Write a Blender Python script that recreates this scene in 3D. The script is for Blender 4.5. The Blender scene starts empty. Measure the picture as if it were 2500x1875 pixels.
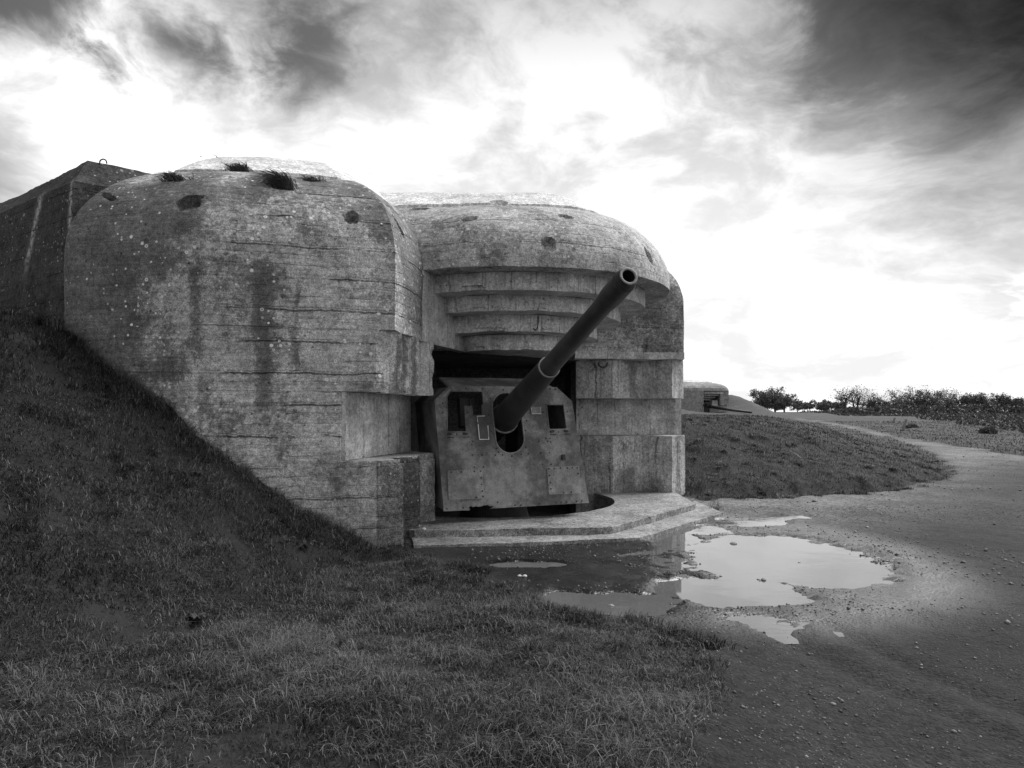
import bpy, math, random
import numpy as np
from mathutils import Vector, Matrix

S = bpy.context.scene
COL = S.collection
rng = np.random.default_rng(7)
random.seed(7)

# ------------------------------------------------------------------ camera
cam = bpy.data.cameras.new('camera')
cam.sensor_width = 36.0
cam.lens = 36.0 * 1750 / 2500
cam.shift_y = 67.5 / 2500
cam.clip_start = 0.05
cam.clip_end = 3000
camo = bpy.data.objects.new('camera', cam)
COL.objects.link(camo)
camo.location = (0, 0, 2.0)
camo.rotation_euler = (math.radians(90), 0, 0)
S.camera = camo

# ------------------------------------------------------------------ view
S.view_settings.view_transform = 'Standard'
S.view_settings.look = 'None'
S.view_settings.gamma = 1.0
S.view_settings.exposure = 2.0
S.view_settings.use_curve_mapping = False
S.cycles.max_bounces = 6

SUN_EL, SUN_AZ = math.radians(50), math.radians(55)     # azimuth from +Y towards +X


class NT:
    """small helper to write node trees"""
    def __init__(s, tree):
        s.t = tree
        s.n = tree.nodes
        s.l = tree.links

    def new(s, typ, **kw):
        nd = s.n.new(typ)
        for k, v in kw.items():
            setattr(nd, k, v)
        return nd

    def put(s, sock, val):
        if val is None:
            return
        if isinstance(val, bpy.types.NodeSocket):
            s.l.new(val, sock)
        else:
            if sock.type == 'RGBA' and isinstance(val, (int, float)):
                val = (val, val, val, 1)
            sock.default_value = val

    def m(s, op, a, b=None, c=None, clamp=False):
        nd = s.new('ShaderNodeMath', operation=op, use_clamp=clamp)
        s.put(nd.inputs[0], a)
        s.put(nd.inputs[1], b)
        s.put(nd.inputs[2], c)
        return nd.outputs[0]

    def vm(s, op, a, b=None):
        nd = s.new('ShaderNodeVectorMath', operation=op)
        s.put(nd.inputs[0], a)
        s.put(nd.inputs[1], b)
        return nd.outputs['Value'] if op in ('DOT_PRODUCT', 'LENGTH', 'DISTANCE') else nd.outputs[0]

    def pos(s):
        return s.new('ShaderNodeNewGeometry').outputs['Position']

    def xyz(s, v):
        nd = s.new('ShaderNodeSeparateXYZ')
        s.put(nd.inputs[0], v)
        return nd.outputs

    def comb(s, x, y, z):
        nd = s.new('ShaderNodeCombineXYZ')
        for i, q in enumerate((x, y, z)):
            s.put(nd.inputs[i], q)
        return nd.outputs[0]

    def noise(s, v, scale, detail=4, rough=0.55, dist=0.0):
        nd = s.new('ShaderNodeTexNoise')
        s.put(nd.inputs['Vector'], v)
        nd.inputs['Scale'].default_value = scale
        nd.inputs['Detail'].default_value = detail
        nd.inputs['Roughness'].default_value = rough
        nd.inputs['Distortion'].default_value = dist
        return nd.outputs[0]

    def vor(s, v, scale, feature='F1'):
        nd = s.new('ShaderNodeTexVoronoi', feature=feature)
        s.put(nd.inputs['Vector'], v)
        nd.inputs['Scale'].default_value = scale
        return nd

    def step(s, x, a, b):
        """smoothstep a..b"""
        nd = s.new('ShaderNodeMapRange', interpolation_type='SMOOTHSTEP')
        s.put(nd.inputs[0], x)
        nd.inputs[1].default_value = a
        nd.inputs[2].default_value = b
        return nd.outputs[0]

    def mix(s, f, a, b):
        """scalar mix"""
        nd = s.new('ShaderNodeMix', data_type='FLOAT')
        s.put(nd.inputs[0], f)
        s.put(nd.inputs[2], a)
        s.put(nd.inputs[3], b)
        return nd.outputs[0]

    def gauss(s, x, c, w):
        q = s.m('DIVIDE', s.m('SUBTRACT', x, c), w)
        return s.m('POWER', 2.718, s.m('MULTIPLY', s.m('MULTIPLY', q, q), -1.0))

    def attr(s, name):
        return s.new('ShaderNodeAttribute', attribute_name=name).outputs['Fac']


# ------------------------------------------------------------------ world
W = bpy.data.worlds.new('World')
S.world = W
W.use_nodes = True
W.node_tree.nodes.clear()
w = NT(W.node_tree)
out = w.new('ShaderNodeOutputWorld')
bg = w.new('ShaderNodeBackground')
w.l.new(bg.outputs[0], out.inputs[0])
sky = w.new('ShaderNodeTexSky', sky_type='NISHITA')
sky.sun_disc = False
sky.sun_elevation = SUN_EL
sky.sun_rotation = SUN_AZ
bw = w.new('ShaderNodeRGBToBW')
w.l.new(sky.outputs[0], bw.inputs[0])
d = w.new('ShaderNodeTexCoord').outputs['Generated']
dx, dy, dz = w.xyz(d)
el = w.m('MAXIMUM', dz, 0.0)
# clouds live on a plane high above: stretch towards the horizon like a real cloud layer
inv = w.m('DIVIDE', 1.0, w.m('ADD', el, 0.34))
cv = w.comb(w.m('MULTIPLY', dx, inv), w.m('MULTIPLY', dy, inv), w.m('MULTIPLY', el, 1.2))
warp = w.new('ShaderNodeTexNoise')
w.put(warp.inputs['Vector'], cv)
warp.inputs['Scale'].default_value = 2.0
warp.inputs['Detail'].default_value = 3
cv2 = w.vm('ADD', cv, w.vm('MULTIPLY', w.vm('SUBTRACT', warp.outputs['Color'], (0.5, 0.5, 0.5)), (0.35, 0.35, 0.35)))
c1 = w.noise(cv2, 2.0, 9, 0.6)
c2 = w.noise(cv2, 5.5, 8, 0.64)


def blob(az, elv, r0, r1):
    """soft patch of sky round a compass direction (degrees, azimuth from +Y towards +X)"""
    a, e = math.radians(az), math.radians(elv)
    v = (math.sin(a) * math.cos(e), math.cos(a) * math.cos(e), math.sin(e))
    ds = w.vm('DISTANCE', d, v)
    ds = w.m('ADD', ds, w.m('MULTIPLY', w.m('SUBTRACT', c2, 0.5), 0.18))
    return w.step(ds, r1, r0)


def add(*a):
    r = a[0]
    for q in a[1:]:
        r = w.m('ADD', r, q)
    return r


# cloud cover: thick towards the horizon, broken overhead
cov_bias = add(w.m('MULTIPLY', w.step(el, 0.42, 0.12), 0.16),
               w.m('MULTIPLY', blob(2, 21, 0.08, 0.36), 0.26),
               w.m('MULTIPLY', blob(-29, 19, 0.03, 0.2), 0.16),
               w.m('MULTIPLY', blob(-15, 25.5, 0.01, 0.10), -0.10),
               w.m('MULTIPLY', blob(-25, 23.5, 0.02, 0.10), -0.10),
               w.m('MULTIPLY', blob(-37, 27, 0.02, 0.12), -0.12),
               w.m('MULTIPLY', blob(36, 27, 0.05, 0.26), -0.22))
cov = w.step(w.m('ADD', w.m('ADD', w.m('MULTIPLY', c1, 0.72), w.m('MULTIPLY', c2, 0.28)), cov_bias), 0.42, 0.61)
clear = w.m('MULTIPLY', bw.outputs[0], w.mix(w.step(el, 0.10, 0.42), 1.1, 0.15))
shade = w.noise(cv2, 3.7, 8, 0.6)
cloud = w.m('MULTIPLY', w.mix(w.step(shade, 0.36, 0.60), w.mix(w.step(el, 0.18, 0.48), 2.3, 1.4), 2.95), w.mix(w.step(el, 0.36, 0.56), 1.0, 0.5))
val = w.mix(cov, clear, cloud)
dark = w.m('MULTIPLY', blob(38, 29, 0.05, 0.41), 0.975)
dark2 = w.m('MULTIPLY', blob(-37, 16.0, 0.02, 0.13), 0.6)
dark3 = w.m('MULTIPLY', blob(37, 15, 0.03, 0.2), 0.30)
val = w.m('MULTIPLY', val, w.m('ADD', 1.0, w.m('MULTIPLY', blob(-29, 19, 0.04, 0.2), 0.45)))
for q in (dark, dark2, dark3):
    val = w.m('MULTIPLY', val, w.m('SUBTRACT', 1.0, q))
wc = w.comb(val, val, val)
w.l.new(wc, bg.inputs[0])
bg.inputs[1].default_value = 0.1

# ------------------------------------------------------------------ sun behind thin cloud
sun = bpy.data.lights.new('sun', 'SUN')
sun.energy = 1.3
sun.angle = math.radians(48)
sun.color = (1, 1, 1)
suno = bpy.data.objects.new('sun', sun)
COL.objects.link(suno)
sd = Vector((math.sin(SUN_AZ) * math.cos(SUN_EL), math.cos(SUN_AZ) * math.cos(SUN_EL), math.sin(SUN_EL)))
suno.rotation_euler = sd.to_track_quat('Z', 'Y').to_euler()
suno.location = (0, 0, 30)


# ------------------------------------------------------------------ numeric helpers
def hash3(i, j, k, seed):
    n = (i * 374761393 + j * 668265263 + k * 2147483647 + seed * 144665) & 0xffffffff
    n = ((n ^ (n >> 13)) * 1274126177) & 0xffffffff
    n = n ^ (n >> 16)
    return (n & 0xffff) / 65535.0


def vnoise(p, seed=0):
    p = np.asarray(p, float)
    f = np.floor(p)
    i = f.astype(np.int64)
    t = p - f
    t = t * t * (3 - 2 * t)
    r = np.zeros(len(p))
    for a in (0, 1):
        for b in (0, 1):
            for c in (0, 1):
                wgt = (t[:, 0] if a else 1 - t[:, 0]) * (t[:, 1] if b else 1 - t[:, 1]) * (t[:, 2] if c else 1 - t[:, 2])
                r += wgt * hash3(i[:, 0] + a, i[:, 1] + b, i[:, 2] + c, seed)
    return r


def fbm(p, seed=0, oct=4):
    p = np.asarray(p, float)
    r, a, tot = 0, 1.0, 0
    for o in range(oct):
        r = r + a * vnoise(p * (2 ** o) + 17.3 * o, seed + o)
        tot += a
        a *= 0.5
    return r / tot


def sstep(a, b, x):
    t = np.clip((x - a) / (b - a), 0, 1)
    return t * t * (3 - 2 * t)


def xy0(x, y, k=1.0):
    return np.stack([x * k, y * k, np.zeros_like(x)], 1)


def rough(v, amp=0.006, seed=3):
    v = np.asarray(v, float)
    o = np.zeros_like(v)
    for s, a in ((2.2, 1.0), (9.0, 0.7), (28.0, 0.5)):
        for k in range(3):
            o[:, k] += a * (vnoise(v * s + 31.7 * k, seed + k) - 0.5)
    return v + o * 2 * amp


# ------------------------------------------------------------------ object helpers
def mesh(name, v, f, mat=None, smooth=False):
    me = bpy.data.meshes.new(name)
    me.from_pydata([tuple(q) for q in v], [], [tuple(int(i) for i in q) for q in f])
    if mat:
        me.materials.append(mat)
    if smooth:
        me.polygons.foreach_set('use_smooth', [True] * len(me.polygons))
    me.update()
    return me


def obj(name, me, parent=None):
    o = bpy.data.objects.new(name, me)
    COL.objects.link(o)
    if parent:
        o.parent = parent
    return o


def fast_mesh(name, v, tris, mat, attrs=None, smooth=False, loops=3):
    """big triangle/quad mesh from numpy arrays"""
    me = bpy.data.meshes.new(name)
    n, k = len(tris), loops
    me.vertices.add(len(v))
    me.vertices.foreach_set('co', np.asarray(v, np.float32).ravel())
    me.loops.add(n * k)
    me.loops.foreach_set('vertex_index', np.asarray(tris, np.int32).ravel())
    me.polygons.add(n)
    me.polygons.foreach_set('loop_start', np.arange(0, n * k, k, dtype=np.int32))
    if smooth:
        me.polygons.foreach_set('use_smooth', np.ones(n, bool))
    for nm, arr in (attrs or {}).items():
        a = me.attributes.new(nm, 'FLOAT', 'POINT')
        a.data.foreach_set('value', np.asarray(arr, np.float32))
    me.materials.append(mat)
    me.update()
    me.validate()
    return me


def tag(o, label=None, cat=None, group=None, kind=None):
    for k, q in (('label', label), ('category', cat), ('group', group), ('kind', kind)):
        if q:
            o[k] = q
    return o


def empty(name, loc, label=None, cat=None, group=None):
    o = bpy.data.objects.new(name, None)
    o.empty_display_size = 0.2
    COL.objects.link(o)
    o.location = loc
    return tag(o, label, cat, group)


def part(name, v, f, mat, parent, smooth=False, label=None, base=None):
    """child mesh given in world coordinates, stored relative to its thing"""
    L = np.array(base if base is not None else parent.location)
    o = obj(name, mesh(name, np.asarray(v, float) - L, f, mat, smooth), parent)
    if label:
        o['label'] = label
    return o


def grid_faces(nu, nv, closed=False, flip=False):
    """faces of a nu x nv vertex grid (row-major, u rows)"""
    i = np.arange(nu - 1)[:, None]
    j = np.arange(nv if closed else nv - 1)[None, :]
    j2 = (j + 1) % nv
    a = i * nv + j
    b = i * nv + j2
    c = (i + 1) * nv + j2
    dd = (i + 1) * nv + j
    q = np.stack([a, b, c, dd], -1).reshape(-1, 4)
    return q[:, ::-1] if flip else q


def dense(poly, stepl):
    """resample a closed polyline, keeping the corners"""
    P = [np.array(p, float) for p in poly]
    r = []
    for a, b in zip(P, P[1:] + P[:1]):
        n = max(1, int(math.ceil(np.linalg.norm((b - a)[:2]) / stepl)))
        for k in range(n):
            r.append(a + (b - a) * k / n)
    return np.array(r)


def prism(poly, z0, z1, stepl=0.07, amp=0.006, ztop=None, holes=()):
    """closed solid: dense sides, flat caps, worn surface; poly counter-clockwise seen from above"""
    p = dense(poly, stepl)
    n = len(p)
    nz = max(1, int(math.ceil((z1 - z0) / stepl)))
    rows = []
    for k in range(nz + 1):
        t = k / nz
        zt = z1 if ztop is None else np.array([ztop(q[0], q[1]) for q in p])
        rows.append(np.column_stack([p[:, 0], p[:, 1], z0 + (zt - z0) * t * np.ones(n)]))
    v = np.concatenate(rows)
    v = rough(v, amp)
    for h in holes:
        v = dent(v, *h)
    f = [tuple(q) for q in grid_faces(nz + 1, n, True)]
    f.append(tuple(range(n - 1, -1, -1)))
    f.append(tuple(range(nz * n, nz * n + n)))
    return v, f


def dent(v, c, nrm, wd, ht, depth, seed=5, tilt=0.0):
    """press an uneven pocket into vertices near c along -nrm"""
    c = np.array(c, float)
    nrm = np.array(nrm, float)
    nrm /= np.linalg.norm(nrm)
    up = np.array((0, 0, 1.0)) - nrm * nrm[2]
    up /= np.linalg.norm(up)
    tx = np.cross(up, nrm)
    q = v - c
    ct, st = math.cos(tilt), math.sin(tilt)
    a, b, e = q @ tx, q @ up, q @ nrm
    a, b = a * ct + b * st, -a * st + b * ct
    a, b = a / (wd / 2), b / (ht / 2)
    rr = np.hypot(a, b)
    sel = (rr < 1.6) & (np.abs(e) < 0.5)
    if not sel.any():
        return v
    rr = rr[sel] + 0.75 * (fbm(v[sel] * 9.0, seed, 3) - 0.5)
    mk = sstep(1.0, 0.84, rr) * (0.45 + 1.1 * fbm(v[sel] * 16, seed + 9, 3))
    v = v.copy()
    mk = mk * np.clip(0.75 + 0.55 * b[sel], 0.15, 1.3)
    v[sel] -= nrm * (depth * 1.25 * mk)[:, None]
    return v


def tube(pts, rad, seg=8, cap=True):
    pts = [np.array(p, float) for p in pts]
    n = len(pts)
    if np.isscalar(rad):
        rad = [rad] * n
    v, f = [], []
    ref = np.array((0.13, 0.27, 0.95))
    for i, p in enumerate(pts):
        t = pts[min(i + 1, n - 1)] - pts[max(i - 1, 0)]
        t = t / (np.linalg.norm(t) + 1e-9)
        a = np.cross(t, ref)
        if np.linalg.norm(a) < 0.1:
            a = np.cross(t, (1, 0, 0))
        a /= np.linalg.norm(a)
        b = np.cross(t, a)
        for k in range(seg):
            q = 2 * math.pi * k / seg
            v.append(p + rad[i] * (math.cos(q) * a + math.sin(q) * b))
    for i in range(n - 1):
        for k in range(seg):
            k2 = (k + 1) % seg
            f.append((i * seg + k, i * seg + k2, (i + 1) * seg + k2, (i + 1) * seg + k))
    if cap:
        f.append(tuple(range(seg - 1, -1, -1)))
        f.append(tuple((n - 1) * seg + k for k in range(seg)))
    return v, f


def join(*vf):
    V, F, o = [], [], 0
    for v, f in vf:
        V.extend(v)
        F.extend([tuple(i + o for i in q) for q in f])
        o += len(v)
    return V, F


def box(c, sx, sy, sz, ex=(1, 0, 0), ey=(0, 1, 0), ez=(0, 0, 1)):
    c, ex, ey, ez = (np.array(q, float) for q in (c, ex, ey, ez))
    v = [c + ex * sx / 2 * a + ey * sy / 2 * b + ez * sz / 2 * e for e in (-1, 1) for a, b in ((-1, -1), (1, -1), (1, 1), (-1, 1))]
    return v, [(3, 2, 1, 0), (4, 5, 6, 7), (0, 1, 5, 4), (1, 2, 6, 5), (2, 3, 7, 6), (3, 0, 4, 7)]


# ------------------------------------------------------------------ materials
def material(name):
    m = bpy.data.materials.new(name)
    m.use_nodes = True
    t = NT(m.node_tree)
    b = t.n['Principled BSDF']
    return m, t, b


def grey(t, s):
    return t.comb(s, s, s)


def bump(t, b, h, strength=0.5, dist=0.02):
    nd = t.new('ShaderNodeBump')
    nd.inputs['Strength'].default_value = strength
    nd.inputs['Distance'].default_value = dist
    t.put(nd.inputs['Height'], h)
    t.l.new(nd.outputs[0], b.inputs['Normal'])


def concrete(name, base=0.25, mold=0.5, lichen=1.0, boards=1.0, streak=0.5, vertical=False, grain=1.0, extra=None, moldz=None, lime=(), gatex=None):
    m, t, b = material(name)
    P = t.pos()
    x, y, z = t.xyz(P)
    big = t.noise(P, 0.55, 5, 0.6)
    mid = t.noise(P, 2.6, 6, 0.65)
    fine = t.noise(P, 17, 5, 0.7)
    gr = t.noise(P, 62, 3, 0.7)
    tone = t.m('MULTIPLY', base, t.mix(big, 0.70, 1.30))
    tone = t.m('MULTIPLY', tone, t.mix(t.step(mid, 0.25, 0.75), 0.66, 1.34))
    tone = t.m('MULTIPLY', tone, t.mix(t.step(fine, 0.36, 0.64), 1 - 0.36 * grain, 1 + 0.36 * grain))
    tone = t.m('MULTIPLY', tone, t.mix(t.step(gr, 0.39, 0.61), 1 - 0.44 * grain, 1 + 0.44 * grain))
    # black mould: clumps of speckle, and runs of it washed down the face
    clump = t.noise(P, 1.15, 4, 0.6)
    speck = t.noise(P, 13, 7, 0.80)
    run = t.noise(t.vm('MULTIPLY', P, (2.6, 2.6, 0.26)), 1.0, 5, 0.6)
    mk = t.m('ADD', t.m('MULTIPLY', t.step(clump, 0.40, 0.68), 0.30), t.m('MULTIPLY', t.step(run, 0.50, 0.74), 0.26 * streak))
    if moldz:
        mk = t.m('ADD', mk, t.m('MULTIPLY', t.step(z, *moldz), 0.27))
    if extra:
        for (cx, wx, za, zb, amt) in extra:
            e = t.gauss(t.m('ADD', x, t.m('MULTIPLY', t.m('SUBTRACT', mid, 0.5), 0.25)), cx, wx)
            e = t.m('MULTIPLY', e, t.m('MULTIPLY', t.step(z, za - 0.3, za + 0.15), t.step(z, zb + 0.25, zb - 0.3)))
            mk = t.m('ADD', mk, t.m('MULTIPLY', e, amt))
    sp1 = t.m('ADD', t.m('MULTIPLY', t.noise(P, 12, 6, 0.78), 0.75), t.m('MULTIPLY', t.noise(P, 45, 3, 0.8), 0.25))
    mk2 = t.step(t.m('ADD', sp1, t.m('MULTIPLY', mk, 0.50)), 0.58, 0.67)
    mk = t.m('MULTIPLY', t.m('ADD', t.m('MULTIPLY', mk2, 0.72), t.m('MULTIPLY', t.step(mk, 0.10, 0.62), 0.34)), mold, clamp=True)
    tone = t.m('MULTIPLY', tone, t.m('SUBTRACT', 1.0, t.m('MULTIPLY', mk, 0.70)))
    pits = t.vor(P, 9.0)
    pk = t.m('MULTIPLY', t.step(pits.outputs['Distance'], 0.20, 0.12), t.step(t.xyz(pits.outputs['Color'])[0], 0.80, 0.86))
    tone = t.m('MULTIPLY', tone, t.m('SUBTRACT', 1.0, t.m('MULTIPLY', pk, 0.62)))
    h = t.m('ADD', t.m('MULTIPLY', fine, 0.5), t.m('MULTIPLY', gr, 0.35))
    h = t.m('SUBTRACT', h, t.m('MULTIPLY', pk, 0.6))
    V3 = t.vor(t.vm('ADD', P, t.vm('MULTIPLY', t.comb(speck, fine, mid), (0.08, 0.08, 0.08))), 5.2)
    bk = t.m('MULTIPLY', t.step(V3.outputs['Distance'], 0.26, 0.15), t.step(t.xyz(V3.outputs['Color'])[1], 0.72, 0.80))
    tone = t.m('MULTIPLY', tone, t.m('SUBTRACT', 1.0, t.m('MULTIPLY', bk, 0.45 * mold)))
    for (nx, ny, cc, wd, sl, za, zb) in lime:
        q = t.m('ADD', t.m('MULTIPLY', x, nx), t.m('MULTIPLY', y, ny))
        q = t.m('ADD', q, t.m('MULTIPLY', t.m('SUBTRACT', z, 5.0), sl))
        e = t.m('MULTIPLY', t.gauss(q, cc, wd), t.m('MULTIPLY', t.step(z, za, za + 0.5), t.step(z, zb, zb - 0.25)))
        e = t.m('MULTIPLY', e, t.step(speck, 0.40, 0.56))
        tone = t.mix(t.m('MULTIPLY', e, 0.8), tone, 0.5)
    # marks of the shuttering boards
    if boards:
        wob = t.m('ADD', t.m('MULTIPLY', t.m('SUBTRACT', t.noise(P, 1.7, 4, 0.7), 0.5), 0.10), t.m('MULTIPLY', t.m('SUBTRACT', t.noise(P, 14, 3, 0.7), 0.5), 0.03))
        co = t.m('ADD', t.m('ADD', x, t.m('MULTIPLY', y, 0.73)), 0.0) if vertical else z
        w1 = t.m('ADD', co, wob)
        for period, wid, amt, off in ((0.44, 0.042, 0.72, 0.13), (0.147, 0.06, 0.26, 0.0)):
            fr = t.m('FRACT', t.m('DIVIDE', t.m('ADD', w1, off + 20), period))
            ln = t.step(t.m('ABSOLUTE', t.m('SUBTRACT', fr, 0.5)), wid, wid * 0.25)
            gate = t.step(t.noise(t.vm('MULTIPLY', P, (0.9, 0.9, 3.0)), 1.0, 5, 0.7), 0.42, 0.55)
            ln = t.m('MULTIPLY', ln, gate)
            if gatex:
                ln = t.m('MULTIPLY', ln, t.mix(t.step(x, gatex - 0.15, gatex + 0.15), 0.3, 1.0))
            tone = t.m('MULTIPLY', tone, t.m('SUBTRACT', 1.0, t.m('MULTIPLY', ln, amt * boards)))
            h = t.m('SUBTRACT', h, t.m('MULTIPLY', ln, 0.9))
        lay = t.noise(t.vm('MULTIPLY', P, (26, 26, 1.3) if vertical else (1.1, 1.1, 30)), 1.0, 3, 0.7)
        tone = t.m('MULTIPLY', tone, t.mix(t.step(lay, 0.3, 0.7), 1 - 0.17 * boards, 1 + 0.17 * boards))
    # pale lichen discs
    if lichen:
        for sc, r0, r1, thr in ((3.4, 0.15, 0.12, 0.90), (8.5, 0.24, 0.19, 0.86), (15.0, 0.28, 0.22, 0.82)):
            V = t.vor(t.vm('ADD', P, t.vm('MULTIPLY', t.comb(fine, gr, mid), (0.03, 0.03, 0.03))), sc)
            r = V.outputs['Distance']
            c = t.xyz(V.outputs['Color'])
            k = t.m('MULTIPLY', t.step(r, r0, r1), t.step(c[0], thr, thr + 0.02))
            k = t.m('MULTIPLY', k, t.m('SUBTRACT', 1.0, t.m('MULTIPLY', t.step(r, r1 * 0.75, r1 * 0.3), t.step(c[1], 0.4, 0.6))))
            k = t.m('MULTIPLY', k, t.step(t.noise(P, 0.9, 2), 0.40, 0.56))
            k = t.m('MULTIPLY', k, t.mix(speck, 0.5, 1.4))
            tone = t.mix(t.m('MULTIPLY', k, 0.95 * lichen, clamp=True), tone, 0.85)
    t.l.new(grey(t, tone), b.inputs['Base Color'])
    b.inputs['Roughness'].default_value = 0.92
    b.inputs['Specular IOR Level'].default_value = 0.25
    bump(t, b, h, 0.65, 0.016)
    return m


M = {}
M['pier'] = concrete('weathered_concrete', 0.43, 0.92, 1.0, 1.0, 0.45, moldz=(3.6, 5.2), gatex=-3.95, grain=0.72,
                     extra=((-3.42, 0.12, 2.2, 4.1, 0.40), (-4.25, 0.09, 2.9, 4.0, 0.32), (-3.0, 0.05, 2.6, 3.6, 0.22), (-5.9, 0.20, 2.4, 4.4, 0.28), (-5.3, 0.07, 2.8, 4.2, 0.16), (-5.8, 1.1, 1.0, 5.2, 0.46), (-4.4, 0.8, 0.3, 1.9, 0.2), (-1.5, 0.2, 3.2, 5.2, 0.30)))
M['hood'] = concrete('weathered_hood_concrete', 0.40, 0.8, 0.8, 0.5, 0.3, grain=0.75)
M['clean'] = concrete('sheltered_concrete', 0.50, 0.35, 0.0, 0.6, 0.25, vertical=True, grain=0.6, extra=((-2.1, 0.3, 1.2, 1.42, 0.5), (3.4, 0.5, 1.4, 1.5, 0.5), (3.8, 0.08, 1.4, 2.4, 0.4)))
M['soffit'] = concrete('soffit_concrete', 0.27, 0.4, 0.0, 0.3, 0.0, grain=0.5)
M['jamb'] = concrete('jamb_concrete', 0.45, 0.7, 0.0, 0.8, 0.6, vertical=True, grain=0.7, extra=((2.74, 0.13, 2.2, 3.3, 0.34), (2.66, 0.28, -0.2, 0.75, 0.45), (3.8, 0.09, 0, 3.3, 0.3), (3.3, 0.3, -0.2, 0.35, 0.3)))
M['tooth'] = concrete('streaked_jamb_concrete', 0.42, 0.8, 0.0, 0.4, 0.3, vertical=True, grain=0.8, extra=((-1.67, 0.045, 2.2, 3.3, 0.5), (-1.53, 0.05, 2.2, 3.3, 0.55)))
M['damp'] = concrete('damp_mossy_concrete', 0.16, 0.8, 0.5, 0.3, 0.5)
M['mossy_shade'] = concrete('shade_darkened_mossy_concrete', 0.085, 0.8, 0.4, 0.3, 0.5)  # mossy, with shade between the steps painted in as a darker tone
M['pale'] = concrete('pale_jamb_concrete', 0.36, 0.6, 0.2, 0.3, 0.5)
M['shoulder'] = concrete('streaked_wall_concrete', 0.42, 0.8, 0.2, 0.5, 0.2, extra=((3.4, 0.42, 3.25, 4.9, 0.34),))
M['low'] = concrete('base_concrete', 0.37, 0.8, 0.6, 0.8, 0.5, grain=0.75)
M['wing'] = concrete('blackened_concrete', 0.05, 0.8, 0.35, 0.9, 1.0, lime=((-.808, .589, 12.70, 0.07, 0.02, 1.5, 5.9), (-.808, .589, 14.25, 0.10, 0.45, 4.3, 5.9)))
M['roof'] = concrete('roof_concrete', 0.58, 0.25, 0.0, 0.0, 0.0, grain=0.8)
M['slab'] = concrete('slab_concrete', 0.26, 0.75, 0.0, 0.0, 0.0)
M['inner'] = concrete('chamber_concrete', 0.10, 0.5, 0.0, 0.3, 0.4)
M['far'] = concrete('distant_concrete', 0.27, 0.5, 0.0, 0.0, 0.4)


def steel(name, base, rust, rgh, metal=0.0):
    m, t, b = material(name)
    P = t.pos()
    n1 = t.noise(P, 1.6, 5, 0.6)
    n2 = t.noise(P, 9, 6, 0.7)
    n3 = t.noise(P, 70, 3, 0.7)
    tone = t.mix(t.step(t.m('ADD', t.m('MULTIPLY', n1, 0.75), t.m('MULTIPLY', n2, 0.25)), 0.40, 0.62), base, rust)
    tone = t.m('MULTIPLY', tone, t.mix(n2, 0.55, 1.45))
    tone = t.m('MULTIPLY', tone, t.mix(t.step(n3, 0.3, 0.7), 0.7, 1.3))
    t.l.new(grey(t, tone), b.inputs['Base Color'])
    t.l.new(t.mix(n2, rgh - 0.12, rgh + 0.15), b.inputs['Roughness'])
    b.inputs['Metallic'].default_value = metal
    b.inputs['Specular IOR Level'].default_value = 0.4
    bump(t, b, t.m('ADD', t.m('MULTIPLY', n2, 0.4), t.m('MULTIPLY', n3, 0.3)), 0.35, 0.006)
    return m


M['shield'] = steel('weathered_gun_paint', 0.08, 0.25, 0.6)
M['plate'] = steel('worn_cover_paint', 0.16, 0.32, 0.6)
M['barrel'] = steel('dark_barrel_steel', 0.015, 0.042, 0.5)
M['muzzle'] = steel('bare_muzzle_steel', 0.20, 0.32, 0.5)
M['rust'] = steel('dark_rusted_iron', 0.03, 0.05, 0.8)


def plain(name, v, r=0.8):
    m, t, b = material(name)
    n = t.noise(t.pos(), 30, 4, 0.6)
    t.l.new(grey(t, t.m('MULTIPLY', v, t.mix(n, 0.75, 1.25))), b.inputs['Base Color'])
    b.inputs['Roughness'].default_value = r
    return m


M['white'] = plain('white_paint', 0.75)
M['blackhole'] = plain('black_bore', 0.01)  # near-black lining for the inside of the barrel
M['bark'] = plain('bark', 0.06, 0.9)
M['wood'] = plain('grey_timber', 0.22, 0.9)
M['twig'] = plain('pale_dead_wood', 0.26, 0.9)
M['bird'] = plain('dark_feathers', 0.05)


def leafy(name, lo, hi, trans=0.0):
    m, t, b = material(name)
    k = t.attr('tone')
    t.l.new(grey(t, t.mix(k, lo, hi)), b.inputs['Base Color'])
    b.inputs['Roughness'].default_value = 0.7
    b.inputs['Specular IOR Level'].default_value = 0.25
    if trans:
        tr = t.new('ShaderNodeBsdfTranslucent')
        t.l.new(grey(t, t.mix(k, lo * 1.6, hi * 1.3)), tr.inputs[0])
        mx = t.new('ShaderNodeMixShader')
        mx.inputs[0].default_value = trans
        t.l.new(b.outputs[0], mx.inputs[1])
        t.l.new(tr.outputs[0], mx.inputs[2])
        t.l.new(mx.outputs[0], t.n['Material Output'].inputs['Surface'])
    return m


M['grass'] = leafy('grass_blades', 0.009, 0.165, 0.12)
M['leaf'] = leafy('tree_leaves', 0.06, 0.20)
M['haze_leaf'] = leafy('haze_paled_tree_leaves', 0.10, 0.22)  # distance haze put into the leaf colour as a paler tone
M['weed'] = leafy('weed_leaves', 0.03, 0.085, 0.3)
M['stub'] = leafy('crop_leaves', 0.05, 0.13)

# stones
m, t, b = material('gravel_stone')
info = t.new('ShaderNodeObjectInfo')
k = t.attr('tone')
t.l.new(grey(t, t.m('MULTIPLY', t.mix(k, 0.035, 0.30), t.mix(t.noise(t.pos(), 60, 3), 0.7, 1.3))), b.inputs['Base Color'])
b.inputs['Roughness'].default_value = 0.7
M['gravel'] = m
M['stone'] = plain('grey_stone', 0.2, 0.7)
M['palestone'] = plain('pale_stone', 0.55, 0.7)


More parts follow.
